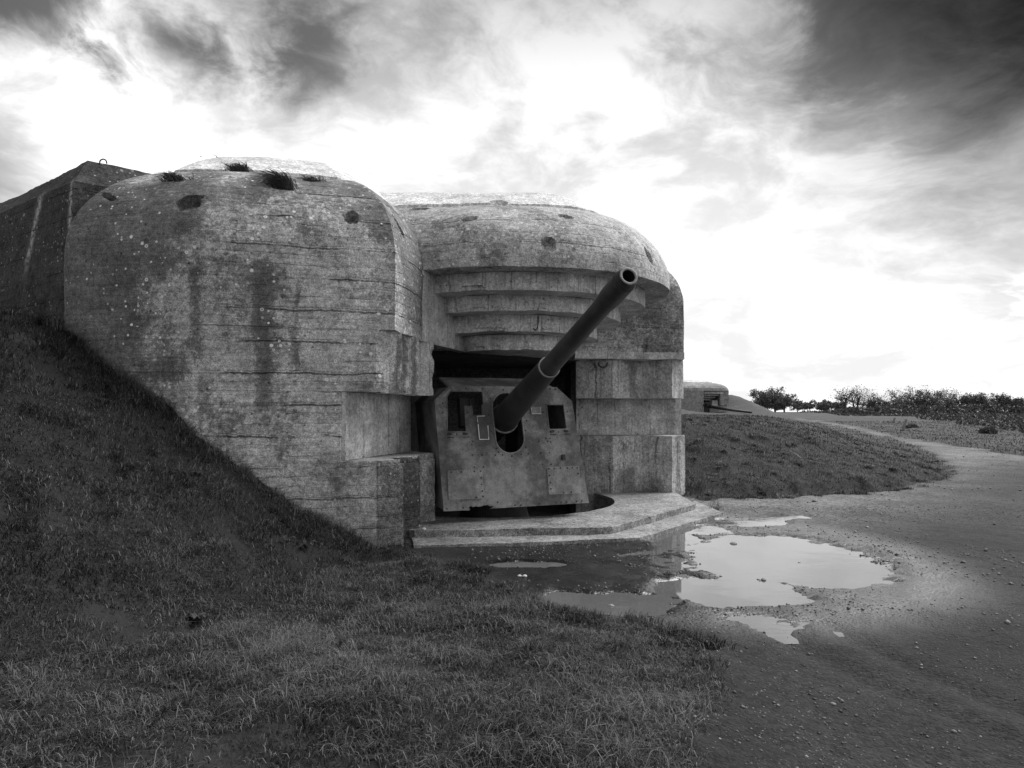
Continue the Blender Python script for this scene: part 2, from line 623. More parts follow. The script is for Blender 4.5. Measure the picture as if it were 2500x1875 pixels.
# ------------------------------------------------------------------ terrain
FOOT = np.array([(3.3, 17.0), (4.4, 16.3), (6.4, 16.6), (9.3, 18.0), (12.6, 20.8), (15.4, 25.7), (18.2, 32), (21.0, 41), (24.2, 55), (27.5, 70), (36, 92), (70, 150), (160, 300)])
EDGE = np.array([(600, 18), (36, 20.5), (24.5, 24), (20.6, 29), (21.5, 38.6), (24.8, 52), (28.2, 70), (36.5, 92), (70.5, 150)])
FG = np.array([(-1.9, 11.0), (-1.62, 10.05), (-0.63, 9.2), (-0.15, 8.2), (0.21, 7.4), (0.54, 6.85), (1.03, 6.5), (1.55, 6.15), (1.62, 5.6), (1.25, 4.6), (0.95, 3.9), (0.8, 0)])
HX = np.array([-30, -14, -8.5, -6.4, -5.4, -4.5, -3.85, -2.76, -1.95, -1.55, 0])
HZ = np.array([4.6, 4.2, 3.62, 3.25, 2.55, 2.02, 1.42, 0.60, 0.06, 0.0, 0.0])


def seg_dist(x, y, line):
    """unsigned distance to an open polyline and the side (+1 = left of its direction)"""
    best = np.full(x.shape, 1e9)
    side = np.ones(x.shape)
    for (ax, ay), (bx, by) in zip(line[:-1], line[1:]):
        ux, uy = bx - ax, by - ay
        L = ux * ux + uy * uy
        t = np.clip(((x - ax) * ux + (y - ay) * uy) / L, 0, 1)
        qx, qy = x - (ax + t * ux), y - (ay + t * uy)
        dd = np.hypot(qx, qy)
        cr = ux * (y - ay) - uy * (x - ax)
        up = dd < best - 1e-9
        best = np.where(up, dd, best)
        side = np.where(up, np.sign(cr), side)
    return best, side


PUD = [(3.55, 9.35, 1.35, 1.25, 1.0), (3.1, 10.4, 1.2, 0.8, 0.6), (2.35, 7.95, 0.85, 0.75, 1.0), (0.95, 7.45, 0.85, 0.5, 1.0), (0.15, 9.35, 0.6, 0.34, 0.9),
       (3.85, 10.0, 1.3, 1.75, 1.0), (3.3, 12.2, 0.7, 0.6, 0.9), (4.2, 13.0, 0.8, 0.5, 0.9), (5.1, 13.5, 0.8, 0.4, 0.8), (2.0, 9.3, 0.45, 0.8, 0.45), (2.6, 11.3, 0.55, 0.7, 0.8), (1.95, 10.2, 0.6, 0.3, 0.5), (2.45, 6.9, 0.45, 0.6, 0.45)]
WATER_Z = -0.010


def puddle(x, y):
    wx = x + 0.5 * (fbm(xy0(x, y, 1.3), 41, 3) - 0.5)
    wy = y + 0.6 * (fbm(xy0(x, y, 1.3), 51, 3) - 0.5)
    s = np.zeros(x.shape)
    for cx, cy, rx, ry, a in PUD:
        q = ((wx - cx) / rx) ** 2 + ((wy - cy) / ry) ** 2
        s = np.maximum(s, a * np.clip(1.25 - q, 0, 1))
    return s


def inside(x, y, poly):
    r = np.zeros(x.shape, bool)
    n = len(poly)
    for i in range(n):
        ax, ay = poly[i]
        bx, by = poly[(i + 1) % n]
        c = ((ay > y) != (by > y)) & (x < (bx - ax) * (y - ay) / (by - ay + 1e-12) + ax)
        r ^= c
    return r


HOLLOW = [(-1.3, 12.0), (1.1, 12.0), (3.0, 14.6), (2.9, 16.6), (2.9, 19.2), (-2.4, 19.2), (-2.0, 13.4)]


def terrain(x, y):
    """height, grass amount, puddle amount"""
    x = np.asarray(x, float)
    y = np.asarray(y, float)
    base = 1.3 * sstep(12, 75, y) - 0.75 * sstep(95, 230, y)
    base = base + 0.30 * sstep(8.0, 3.0, y) * sstep(2.5, 0.3, x)
    # right bank
    d1, s1 = seg_dist(x, y, FOOT)
    d1 = d1 * s1 + 0.5 * (fbm(xy0(x, y, 0.7), 11, 3) - 0.5)
    bank = np.maximum(1.45 * sstep(-0.2, 7.0, d1) + 0.25 * sstep(0, 0.6, d1), 0)
    far = 1.9 * np.exp(-(((x - 15.5) / 6.5) ** 2 + ((y - 96) / 10.0) ** 2)) + 3.0 * np.exp(-(((x - 34.0) / 4.5) ** 2 + ((y - 113) / 9.0) ** 2))
    bank = np.where(y > 12, np.maximum(bank, base * (d1 > 0)), 0)
    # left mound against the pier
    xp = x + 0.25 * (10.2 - np.clip(y, 0, 12))
    mound = np.interp(xp, HX, HZ)
    mound = mound * (1 - 0.62 * sstep(0, 9.0, 10.0 - y)) * (1 - sstep(3, 10, y - 26))
    mound = np.where(x < 1.5, mound, 0)
    h = np.maximum(base, bank) + far
    h = np.where(mound > 0.001, np.maximum(h, mound + base * 0.6), h)
    h = np.where((x < -1.2) & (y > 15), np.maximum(h, mound), h)
    # what grows where
    d2, s2 = seg_dist(x, y, FG)
    g_left = np.where(y < 11.2, -s2 * d2, np.where(x < -1.6, 3.0, -3.0))
    d3, s3 = seg_dist(x, y, EDGE)
    g_right = np.where(y > 17, -s3 * d3, -5)
    g_far = (y - 96) * 0.2
    g_bank = np.where(y > 15.0, d1 + 0.25, -5)
    edge = 0.75 * (fbm(xy0(x, y, 2.1), 21, 5) - 0.5)
    g = np.maximum.reduce([g_left, g_bank, np.minimum(g_right, 50), g_far]) + edge * np.clip(y / 8, 0.6, 3) * np.where(y > 15, 0.4, 1)
    grass = sstep(-0.12, 0.15, g)
    p = puddle(x, y) * (1 - sstep(0.0, 0.3, g))
    n1 = fbm(xy0(x, y, 0.9), 61, 3) - 0.5
    n2 = fbm(xy0(x, y, 5.0), 71, 4) - 0.5
    n3 = fbm(xy0(x, y, 14.0), 81, 2) - 0.5
    near = sstep(60, 20, y)
    h = h + grass * (0.24 * n1 + 0.11 * n2 * near + 0.035 * n3 * near) + (1 - grass) * (0.035 * n1 + 0.028 * n2 + 0.012 * n3) * near
    h = h - 0.085 * sstep(0.05, 1.15, p) + 0.016 * (1 - grass) + (0.03 * n3 + 0.022 * (fbm(xy0(x, y, 4.0), 83, 3) - 0.5)) * sstep(0.0, 0.3, p)
    # wheel ruts that sweep out of the puddle
    for k in (0.0, 0.55):
        rx = 2.35 + k + 0.13 * (7.2 - y) ** 2 * 0.6
        h = h - (1 - grass) * 0.03 * np.exp(-((x - rx) / 0.13) ** 2) * sstep(7.3, 6.2, y)
    hol = inside(x, y, HOLLOW)
    h = np.where(hol, -1.3, h)
    return h, grass, p


def tz(x, y):
    return float(terrain(np.array([x]), np.array([y]))[0][0])


def axis(parts):
    r = []
    for a, b, s in parts:
        r.append(np.arange(a, b, s))
    return np.unique(np.concatenate(r))


def grow(a, b, s0, k):
    r, s = [a], s0
    while abs(r[-1] - a) < abs(b - a):
        r.append(r[-1] + math.copysign(s, b - a))
        s *= k
    return np.array(r)


gx = np.unique(np.concatenate([grow(-9, -500, 0.08, 1.12)[::-1], np.arange(-9, 10, 0.06), grow(10, 650, 0.08, 1.05)]))
gy = np.unique(np.concatenate([np.array([-60, -30, -12, -5, -1, 0.6]), np.arange(1.6, 19.5, 0.06), grow(19.5, 900, 0.08, 1.028)]))
X, Y = np.meshgrid(gx, gy)
Z, G, PW = terrain(X.ravel(), Y.ravel())
V = np.column_stack([X.ravel(), Y.ravel(), Z])
F = grid_faces(len(gy), len(gx))
wx2 = (X.ravel() - 2.4) / 3.6
wy2 = (Y.ravel() - 10.4) / 4.1
wet = np.clip(sstep(0.085, 0.015, Z - WATER_Z) * (1 - G) * sstep(1.12, 0.7, np.hypot(wx2, wy2)), 0, 1)
sand_vignette = np.clip(sstep(9.0, 16.0, Y.ravel() + 2.5 * (fbm(xy0(X.ravel(), Y.ravel(), 0.5), 66, 3) - 0.5)), 0, 1)  # pale sandy gravel far off; near gravel darkened to imitate a vignette

m, t, b = material('earth_and_gravel')
P = t.pos()
ga = t.attr('grassy')
we = t.attr('wet')
x, y, z = t.xyz(P)
v1 = t.vor(P, 22)
v2 = t.vor(P, 55)
stn = t.m('MULTIPLY', t.mix(t.xyz(v1.outputs['Color'])[0], 0.55, 1.5), t.mix(t.xyz(v2.outputs['Color'])[0], 0.6, 1.4))
lum = t.m('MULTIPLY', t.m('MULTIPLY', t.mix(t.step(t.noise(P, 0.6, 6, 0.65), 0.3, 0.7), 0.6, 1.4), t.mix(t.attr('sand_vignette'), 0.015, 0.13)), stn)
lum = t.m('MULTIPLY', lum, t.mix(t.noise(P, 120, 2), 0.6, 1.4))
lum = t.m('MULTIPLY', lum, t.mix(we, 1.0, 0.45))
gl = t.m('MULTIPLY', t.mix(t.noise(P, 1.3, 6, 0.65), 0.008, 0.026), t.mix(t.noise(P, 25, 5, 0.7), 0.45, 1.55))
gl = t.m('MULTIPLY', gl, t.mix(t.noise(P, 0.12, 4), 0.7, 1.4))
dirt = t.step(t.noise(P, 0.9, 6, 0.65), 0.60, 0.68)
gl = t.mix(t.m('MULTIPLY', dirt, 0.6), gl, 0.055)
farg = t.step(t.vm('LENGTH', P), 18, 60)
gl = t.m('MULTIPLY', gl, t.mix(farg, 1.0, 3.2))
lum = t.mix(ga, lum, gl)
t.l.new(grey(t, lum), b.inputs['Base Color'])
rg = t.mix(we, 0.85, t.mix(t.noise(P, 30, 3), 0.10, 0.30))
t.l.new(rg, b.inputs['Roughness'])
t.l.new(t.mix(we, 0.2, 0.7), b.inputs['Specular IOR Level'])
hh = t.m('ADD', t.m('MULTIPLY', v1.outputs['Distance'], -0.5), t.m('ADD', t.m('MULTIPLY', v2.outputs['Distance'], -0.3), t.m('MULTIPLY', t.noise(P, 40, 4), 0.6)))
hh = t.m('MULTIPLY', hh, t.mix(we, 1.0, 0.18))
bump(t, b, hh, 0.7, 0.03)
M['ground'] = m

fg = G[F].mean(1) > 0.5
sand_vignette *= 1 - 0.85 * sstep(0, 4.5, X.ravel() - 5.2 - (Y.ravel() - 14) * 0.78) * sstep(31, 22, Y.ravel())  # right-hand gravel colour darkened to paint in a vignette
attrs = {'grassy': G, 'wet': wet, 'sand_vignette': sand_vignette}


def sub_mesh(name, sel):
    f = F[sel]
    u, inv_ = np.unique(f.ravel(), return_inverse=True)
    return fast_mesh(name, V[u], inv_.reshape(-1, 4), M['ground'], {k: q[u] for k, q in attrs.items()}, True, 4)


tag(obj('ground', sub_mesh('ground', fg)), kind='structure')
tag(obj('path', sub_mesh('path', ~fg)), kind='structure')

# standing rain water
m, t, b = material('rain_water')
P = t.pos()
b.inputs['Base Color'].default_value = (0.10, 0.10, 0.10, 1)
b.inputs['Roughness'].default_value = 0.03
b.inputs['IOR'].default_value = 1.45
b.inputs['Specular IOR Level'].default_value = 0.8
rip = t.noise(t.vm('MULTIPLY', P, (5, 11, 1)), 1.0, 3, 0.5)
rip2 = t.step(t.noise(P, 0.8, 2), 0.45, 0.62)
bump(t, b, t.m('MULTIPLY', rip, rip2), 0.10, 0.02)
M['water'] = m
wx_, wy_ = np.arange(-1.4, 6.6, 0.2), np.arange(5.6, 14.6, 0.2)
wX, wY = np.meshgrid(wx_, wy_)
wp = puddle(wX.ravel(), wY.ravel())
wv = np.column_stack([wX.ravel(), wY.ravel(), np.full(wX.size, WATER_Z)])
wf = grid_faces(len(wy_), len(wx_))
wf = wf[(wp[wf].max(1) > 0.02)]
u, inv_ = np.unique(wf.ravel(), return_inverse=True)
tag(obj('puddle', fast_mesh('puddle', wv[u], inv_.reshape(-1, 4), M['water'], None, False, 4)), kind='structure')

# ================================================================== the near casemate
CA = (-1.5, 15.0, 0.0)
bunker = empty('gun_casemate', CA, 'large domed concrete gun bunker with a stepped overhang above its dark embrasure', 'bunker')


def loft_dome(name, keys, z0, zs, zc, zcap, mat, roofmat, parent, stepl=0.035, tmax=75, dents=(), sharp=(), smooth_n=0, amp=0.007, cap=True, overhang=0.05):
    """solid with a vertical wall z0..zs, an elliptic shoulder to the crest line and a sloping roof; keys = (outer, crest, cap) plan points, counter-clockwise"""
    K = [np.array(k, float) for k in keys]
    pts, pin = [], []
    for i, (a, b_) in enumerate(zip(K, K[1:] + K[:1])):
        n = max(1, int(math.ceil(np.linalg.norm(b_[0] - a[0]) / stepl)))
        for k in range(n):
            pts.append(a + (b_ - a) * k / n)
            pin.append(k == 0 and i in sharp)
    pts = np.array(pts)
    pin = np.array(pin)
    for _ in range(smooth_n):
        q = (np.roll(pts, 1, 0) + pts * 2 + np.roll(pts, -1, 0)) / 4
        q[pin] = pts[pin]
        pts = q
    o, c, p = pts[:, 0], pts[:, 1], pts[:, 2]
    n = len(o)
    rows, nz = [], max(1, int(math.ceil((zs - z0) / stepl)))
    for k in range(nz + 1):
        rows.append(np.column_stack([o, np.full(n, z0 + (zs - z0) * k / nz)]))
    nd = int((zc - zs) * 1.6 / stepl)
    tm = math.radians(tmax)
    for k in range(1, nd + 1):
        q = tm * k / nd
        s_, e_ = (1 - math.cos(q)) / (1 - math.cos(tm)), math.sin(q) / math.sin(tm)
        rows.append(np.column_stack([o + (c - o) * s_, np.full(n, zs + (zc - zs) * e_)]))
    v = np.concatenate(rows)
    v = rough(v, amp)
    for h in dents:
        v = dent(v, *h)
    f = [tuple(q) for q in grid_faces(len(rows), n, True)]
    f.append(tuple(range(n - 1, -1, -1)))
    f.append(tuple(range((len(rows) - 1) * n, len(rows) * n)))
    body = part(name, v, f, mat, parent)
    # roof slab lies on the crest and stands a little proud of it
    ctr = c.mean(0)
    cw = c + (c - ctr) / np.linalg.norm(c - ctr, axis=1)[:, None] * overhang
    rr = [np.column_stack([cw, np.full(n, zc - 0.12)]), np.column_stack([cw, np.full(n, zc + 0.05)])]
    for k in range(1, 41):
        s_ = k / 40
        rr.append(np.column_stack([cw + (p - cw) * s_, np.full(n, zc + 0.05 + (zcap - zc) * (1 - (1 - s_) ** 1.35))]))
    v = rough(np.concatenate(rr), amp)
    for h in dents:
        v = dent(v, *h)
    f = [tuple(q) for q in grid_faces(len(rr), n, True)]
    f.append(tuple(range(n - 1, -1, -1)))
    f.append(tuple(range((len(rr) - 1) * n, len(rr) * n)))
    part('roof_slab', v, f, roofmat, parent)
    return body


FRONT = (0.259, -0.966, 0.0)
HOLES_PIER = []
HOLES_HOOD = []
HOLES_PIER = [
    ((-4.454, 9.84, 4.873), (-0.07, -0.84, 0.53), 0.36, 0.32, 0.12, 1), ((-4.40, 9.86, 4.97), (-0.07, -0.84, 0.53), 0.26, 0.08, 0.10, 2, 0.25),
    ((-2.303, 10.31, 4.792), (0.18, -0.88, 0.44), 0.19, 0.22, 0.13, 3),
    ((-1.72, 10.947, 4.827), (0.78, -0.34, 0.53), 0.16, 0.42, 0.13, 4, 0.5),
    ((-5.788, 10.252, 5.087), (-0.15, -0.70, 0.66), 0.42, 0.10, 0.14, 5, -0.55),
    ((-4.405, 11.472, 5.887), (0.05, -0.6, 0.8), 0.40, 0.26, 0.16, 6),
    ((-3.056, 10.915, 5.536), (0.25, -0.46, 0.85), 0.26, 0.16, 0.06, 7)]
HOLES_HOOD = [
    ((-1.658, 12.779, 5.651), (-0.05, -0.39, 0.92), 0.46, 0.24, 0.13, 11), ((-0.24, 13.133, 5.842), (-0.04, -0.5, 0.86), 0.36, 0.30, 0.14, 12),
    ((-0.709, 11.933, 5.225), (-0.15, -0.75, 0.64), 0.30, 0.16, 0.08, 13), ((0.595, 11.572, 4.711), (0.15, -0.96, 0.24), 0.25, 0.27, 0.11, 14),
    ((0.909, 12.137, 5.322), (0.22, -0.61, 0.76), 0.29, 0.15, 0.11, 15, -0.2), ((0.922, 12.915, 5.712), (0.0, -0.42, 0.91), 0.30, 0.2, 0.12, 16, -0.3),
    ((2.439, 12.739, 4.766), (0.7, -0.6, 0.39), 0.16, 0.34, 0.11, 17, 0.3)]
pier_keys = [
    ((-1.68, 10.32), (-2.88, 11.80), (-3.60, 13.4)),     # front right arris
    ((-1.44, 11.90), (-2.55, 12.50), (-3.3, 14.0)),
    ((-1.12, 13.20), (-2.25, 13.60), (-3.1, 14.5)),
    ((-0.95, 13.85), (-2.1, 14.6), (-3.0, 15.2)),
    ((-1.6, 17.0), (-2.6, 16.2), (-3.4, 15.8)),
    ((-6.6, 17.0), (-5.7, 16.2), (-5.0, 15.8)),
    ((-6.75, 11.5), (-5.75, 12.6), (-5.45, 13.7)),
    ((-6.32, 10.02), (-5.38, 11.45), (-5.15, 13.1)),
    ((-4.32, 9.60), (-4.25, 11.42), (-4.4, 13.15)),
]
loft_dome('pier_shoulder', [k for k in pier_keys], 3.172, 4.2, 5.80, 6.58, M['pier'], M['roof'], bunker, 0.03, dents=HOLES_PIER, sharp=(0, 1, 3, 4, 5), smooth_n=60)

# banded foot of the left pier: serrated - recessed - serrated
back = [(-2.0, 13.2), (-2.0, 19.0), (-7.0, 19.0), (-6.75, 11.5), (-6.32, 10.02), (-5.4, 9.76), (-4.32, 9.62)]
teeth = [(-1.89, 10.26), (-1.62, 10.50), (-1.83, 10.86), (-1.475, 11.30), (-1.72, 11.62), (-1.32, 12.05), (-1.60, 12.50)]
teeth2 = [(-1.91, 10.24), (-1.58, 10.44), (-1.83, 10.86), (-1.44, 11.30), (-1.72, 11.62), (-1.29, 12.05), (-1.60, 12.50)]


def pier_band(name, front, z0, z1, mat, amp=0.006, dents=()):
    v, f = prism(front + back, z0, z1, 0.045, amp, None, dents)
    return part(name, v, f, mat, bunker)


def core(tt):
    return [(tt[0][0] - 0.05, tt[0][1] - 0.012)] + [(a - 0.05, b_ + 0.03) for a, b_ in tt[1:-1]] + [tt[-1]]


def steps(tt, z0, z1, mats, amp, dents=((), (), ())):
    for k in range(3):
        a, b_, c = tt[2 * k], tt[2 * k + 1], tt[2 * k + 2]
        v, f = prism([a, b_, c, (c[0] - 0.25, c[1] - 0.02), (a[0] - 0.06, a[1] + 0.2)], z0, z1, 0.03, amp, None, dents[k])
        part('jamb_step', v, f, mats[k], bunker)


pier_band('upper_jamb', core(teeth), 2.288, 3.168, M['pier'])
steps([(a + 0.004 * (i > 0), b_ + 0.05 * (i == 0)) for i, (a, b_) in enumerate(teeth)], 2.27, 3.166, (M['tooth'], M['tooth'], M['clean']), 0.006, ((), (), [((-1.31, 12.03, 2.5), (0.9, -0.3, 0), 0.10, 0.3, 0.04, 35), ((-1.31, 12.03, 2.95), (0.9, -0.3, 0), 0.10, 0.16, 0.05, 36)]))
pier_band('recessed_jamb', [(-2.42, 10.12), (-1.84, 12.6)], 1.302, 2.284, M['pier'])
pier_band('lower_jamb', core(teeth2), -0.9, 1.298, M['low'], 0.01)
steps(teeth2, -0.9, 1.294, (M['damp'], M['mossy_shade'], M['pale']), 0.008, ([((-1.62, 10.42, 1.30), (0.5, -0.6, 0.75), 0.34, 0.22, 0.07, 31), ((-1.80, 10.30, 1.30), (0.0, -0.7, 0.7), 0.22, 0.10, 0.03, 32)], [((-1.46, 11.2, 1.30), (0.6, -0.5, 0.7), 0.2, 0.14, 0.04, 33)], [((-1.29, 12.0, 1.29), (0.7, -0.4, 0.7), 0.2, 0.12, 0.05, 34)]))
# the smooth splay inside the recess is paler, sheltered concrete
v, f = prism([(-2.41, 10.145), (-2.36, 10.15), (-1.78, 12.6), (-1.86, 12.6)], 1.306, 2.280, 0.1, 0.003)
part('recess_splay', v, f, M['clean'], bunker)
v, f = prism([(-1.665, 11.0), (-1.425, 11.88), (-1.085, 13.2), (-0.93, 13.8), (-1.1, 13.8), (-1.5, 11.9), (-1.71, 11.0)], 3.155, 4.32, 0.06, 0.003)
part('side_cheek', v, f, M['clean'], bunker)

# hood: round front, running into the pier on its left
HC = np.array((0.0, 14.6))


def ring(phi, r):
    q = math.radians(phi)
    return (HC[0] + r * math.sin(q), HC[1] - r * math.cos(q))


hk = []
for phi in (-27, -15, 0, 15, 30, 45, 60, 75, 90, 105, 120):
    rc = np.interp(phi, [-27, 0, 20, 60, 120], [1.62, 1.42, 1.50, 1.80, 1.9])
    hk.append((ring(phi, 3.15), ring(phi, rc), (0.45 + 0.45 * math.sin(math.radians(phi)), 14.75 - 0.35 * math.cos(math.radians(phi)))))
hk += [((2.2, 18.0), (1.2, 17.0), (0.5, 16.5)), ((-3.6, 18.0), (-3.6, 17.0), (-3.4, 16.5)),
       ((-3.6, 12.3), (-3.4, 13.35), (-3.6, 14.4)), ((-2.5, 12.1), (-2.5, 13.3), (-2.6, 14.35))]
loft_dome('hood', hk, 4.33, 4.42, 5.76, 6.34, M['hood'], M['roof'], bunker, 0.035, dents=HOLES_HOOD, sharp=(11, 12, 13), smooth_n=30)

# stepped eyebrows under the hood
for r, za, zb in ((2.67, 4.03, 4.328), (2.186, 3.75, 4.028), (1.716, 3.44, 3.748), (1.25, 3.15, 3.438)):
    P_ = [ring(a, r) for a in range(-80, 170, 2)] + [ring(170, r), (-0.6, 15.6), (-1.0, 14.0)]
    v, f = prism(P_, za, zb, 0.03, 0.004, None, [((-.6, 14.6 - math.sqrt(r * r - .36), za + 0.02), (-0.2, -1, -0.3), 0.3, 0.12, 0.03), ((.25, 14.6 - r, za + 0.1), (0, -1, 0), 0.12, 0.14, 0.03)])
    cr = np.random.default_rng(int(r * 100))
    for q in range(7):
        ph = cr.uniform(-24, 55)
        px_, py_ = ring(ph, r)
        v = dent(v, (px_, py_, za + 0.01), (math.sin(math.radians(ph)), -math.cos(math.radians(ph)), -0.7), cr.uniform(0.08, 0.28), cr.uniform(0.05, 0.12), cr.uniform(0.012, 0.035), int(cr.integers(99)))
    part('eyebrow_step', v, f, M['clean'], bunker)

# right jamb
zig = [(1.453, 16.20), (2.221, 15.80), (2.98, 16.40), (3.552, 15.90), (3.906, 16.35)]
rb = [(3.90, 21.0), (1.7, 21.0)]
zig2 = [(1.471, 16.42), (2.264, 16.10), (3.007, 16.60), (3.619, 16.20), (4.01, 16.62)]
v, f = prism(zig + rb, 2.30, 3.166, 0.06, 0.005)
part('upper_jamb', v, f, M['jamb'], bunker)
v, f = prism([(1.52, 16.95), (4.04, 17.10)] + rb, 1.452, 2.296, 0.08, 0.004)
part('recessed_jamb', v, f, M['clean'], bunker)
v, f = prism(zig2 + rb, -0.9, 1.448, 0.06, 0.007)
part('lower_jamb', v, f, M['jamb'], bunker)
rk = [((1.38, 15.60), (1.2, 16.9), (1.2, 17.6)), ((3.82, 15.92), (2.55, 17.2), (2.2, 17.8)), ((3.86, 21.0), (2.6, 20.2), (2.2, 19.8)), ((1.3, 21.0), (1.3, 20.2), (1.3, 19.8))]
loft_dome('right_shoulder', rk, 3.17, 4.35, 5.78, 6.12, M['shoulder'], M['roof'], bunker, 0.05, sharp=(0, 1, 2, 3), dents=[((2.9, 15.8, 3.4), (0.1, -1, 0), 0.16, 0.14, 0.05)])

v, f = prism([(1.37, 15.575), (3.83, 15.895), (3.875, 16.4), (1.37, 16.3)], 3.162, 3.31, 0.05, 0.009)
part('lintel_course', v, f, M['clean'], bunker, label='pale course along the lower edge of the right shoulder')

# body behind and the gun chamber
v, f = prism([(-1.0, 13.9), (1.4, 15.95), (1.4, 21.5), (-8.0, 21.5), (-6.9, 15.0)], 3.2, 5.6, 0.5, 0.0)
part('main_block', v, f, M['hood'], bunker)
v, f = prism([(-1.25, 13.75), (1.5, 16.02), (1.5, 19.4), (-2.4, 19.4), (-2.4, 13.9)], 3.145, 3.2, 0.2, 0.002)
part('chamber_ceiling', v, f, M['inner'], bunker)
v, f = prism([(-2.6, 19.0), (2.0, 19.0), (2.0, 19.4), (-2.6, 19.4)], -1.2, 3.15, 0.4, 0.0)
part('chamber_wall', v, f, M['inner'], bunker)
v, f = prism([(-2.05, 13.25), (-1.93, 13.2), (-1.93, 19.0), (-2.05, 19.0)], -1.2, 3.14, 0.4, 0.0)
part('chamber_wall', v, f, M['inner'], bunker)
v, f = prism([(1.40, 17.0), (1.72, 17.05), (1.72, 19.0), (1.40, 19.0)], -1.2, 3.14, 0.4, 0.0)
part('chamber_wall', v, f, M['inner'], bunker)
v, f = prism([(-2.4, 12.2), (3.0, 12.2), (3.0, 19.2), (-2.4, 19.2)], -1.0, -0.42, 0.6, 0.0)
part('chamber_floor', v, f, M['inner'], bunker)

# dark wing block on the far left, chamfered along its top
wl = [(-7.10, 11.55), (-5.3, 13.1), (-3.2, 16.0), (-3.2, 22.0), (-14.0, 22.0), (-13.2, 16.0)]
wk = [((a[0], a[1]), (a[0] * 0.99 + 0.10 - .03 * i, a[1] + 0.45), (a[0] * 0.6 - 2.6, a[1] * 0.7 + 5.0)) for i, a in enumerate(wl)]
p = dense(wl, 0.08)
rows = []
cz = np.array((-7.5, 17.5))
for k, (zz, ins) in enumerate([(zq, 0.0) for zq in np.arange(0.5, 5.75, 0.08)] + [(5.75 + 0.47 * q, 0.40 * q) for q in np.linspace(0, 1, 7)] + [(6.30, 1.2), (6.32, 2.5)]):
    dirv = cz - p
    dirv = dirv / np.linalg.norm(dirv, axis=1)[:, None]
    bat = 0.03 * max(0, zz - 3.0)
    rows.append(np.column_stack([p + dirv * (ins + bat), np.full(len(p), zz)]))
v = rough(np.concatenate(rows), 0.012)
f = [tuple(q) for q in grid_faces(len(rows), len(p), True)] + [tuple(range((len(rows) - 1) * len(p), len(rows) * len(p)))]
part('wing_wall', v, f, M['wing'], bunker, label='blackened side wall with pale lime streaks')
arc = [(-6.93 + 0.06 * math.cos(q) * -1, 12.15, 6.22 + 0.06 * math.sin(q)) for q in np.linspace(-0.4, 3.4, 12)]
v, f = tube(arc, 0.012, 6)
part('rebar_loop', v, f, M['rust'], bunker)
v, f = tube([(0.47, 12.95, 3.72), (0.47, 12.9, 3.6), (0.46, 12.88, 3.5), (0.42, 12.84, 3.46), (0.38, 12.84, 3.49)], 0.012, 6)
part('rebar_hook', v, f, M['rust'], bunker)
arc = [(2.0 + 0.1 * math.cos(q), 15.80 - 0.06 * math.sin(q) * 1, 3.08 + 0.11 * math.sin(q) * -1) for q in np.linspace(0, math.pi, 10)]
v, f = tube(arc, 0.018, 6)
part('iron_ring', v, f, M['rust'], bunker)

# ================================================================== concrete apron
apron = empty('concrete_apron', (1.2, 12.6, 0), 'low angular concrete apron with a round pit, in front of the bunker embrasure', 'platform')
PC, PR = np.array((-0.45, 14.93)), 2.56
arc = [(PC[0] + PR * math.sin(math.radians(a)), PC[1] - PR * math.cos(math.radians(a))) for a in range(116, -72, -4)]
sl = [(-1.75, 11.25), (-1.50, 11.02), (1.60, 11.36), (3.64, 14.2), (3.72, 16.45), (1.95, 16.55)] + arc + [(-2.6, 13.6), (-2.6, 11.4)]
v, f = prism(sl, -0.7, 0.17, 0.05, 0.004)
part('slab', v, f, M['slab'], apron)
v, f = prism([(-1.6, 11.3), (-1.42, 10.38), (0.3, 10.62), (1.96, 11.02), (4.05, 13.75), (3.98, 15.6), (3.3, 14.3), (1.5, 11.6)], -0.3, 0.062, 0.07, 0.008)
part('footing', v, f, M['slab'], apron, label='worn lower edge strip partly covered with grit')

# ================================================================== the gun
PSI, LEAN = math.radians(20), math.radians(10)
c_, s_ = math.cos(LEAN), math.sin(LEAN)
NN = np.array((math.sin(PSI) * c_, -math.cos(PSI) * c_, s_))
EX = np.array((math.cos(PSI), math.sin(PSI), 0.0))
EY = np.array((-math.sin(PSI) * s_, math.cos(PSI) * s_, c_))
O = np.array((0.0, 12.3, 1.3))
gun = empty('coastal_gun', (0.0, 13.6, -0.42), 'long dark gun barrel in a riveted grey steel shield inside the embrasure', 'gun')


def SP(a, b_, n=0.0):
    return O + EX * a + EY * b_ + NN * n


def arcp(cx, cy, r, a0, a1, n):
    return [(cx + r * math.cos(math.radians(q)), cy + r * math.sin(math.radians(q))) for q in np.linspace(a0, a1, n)]


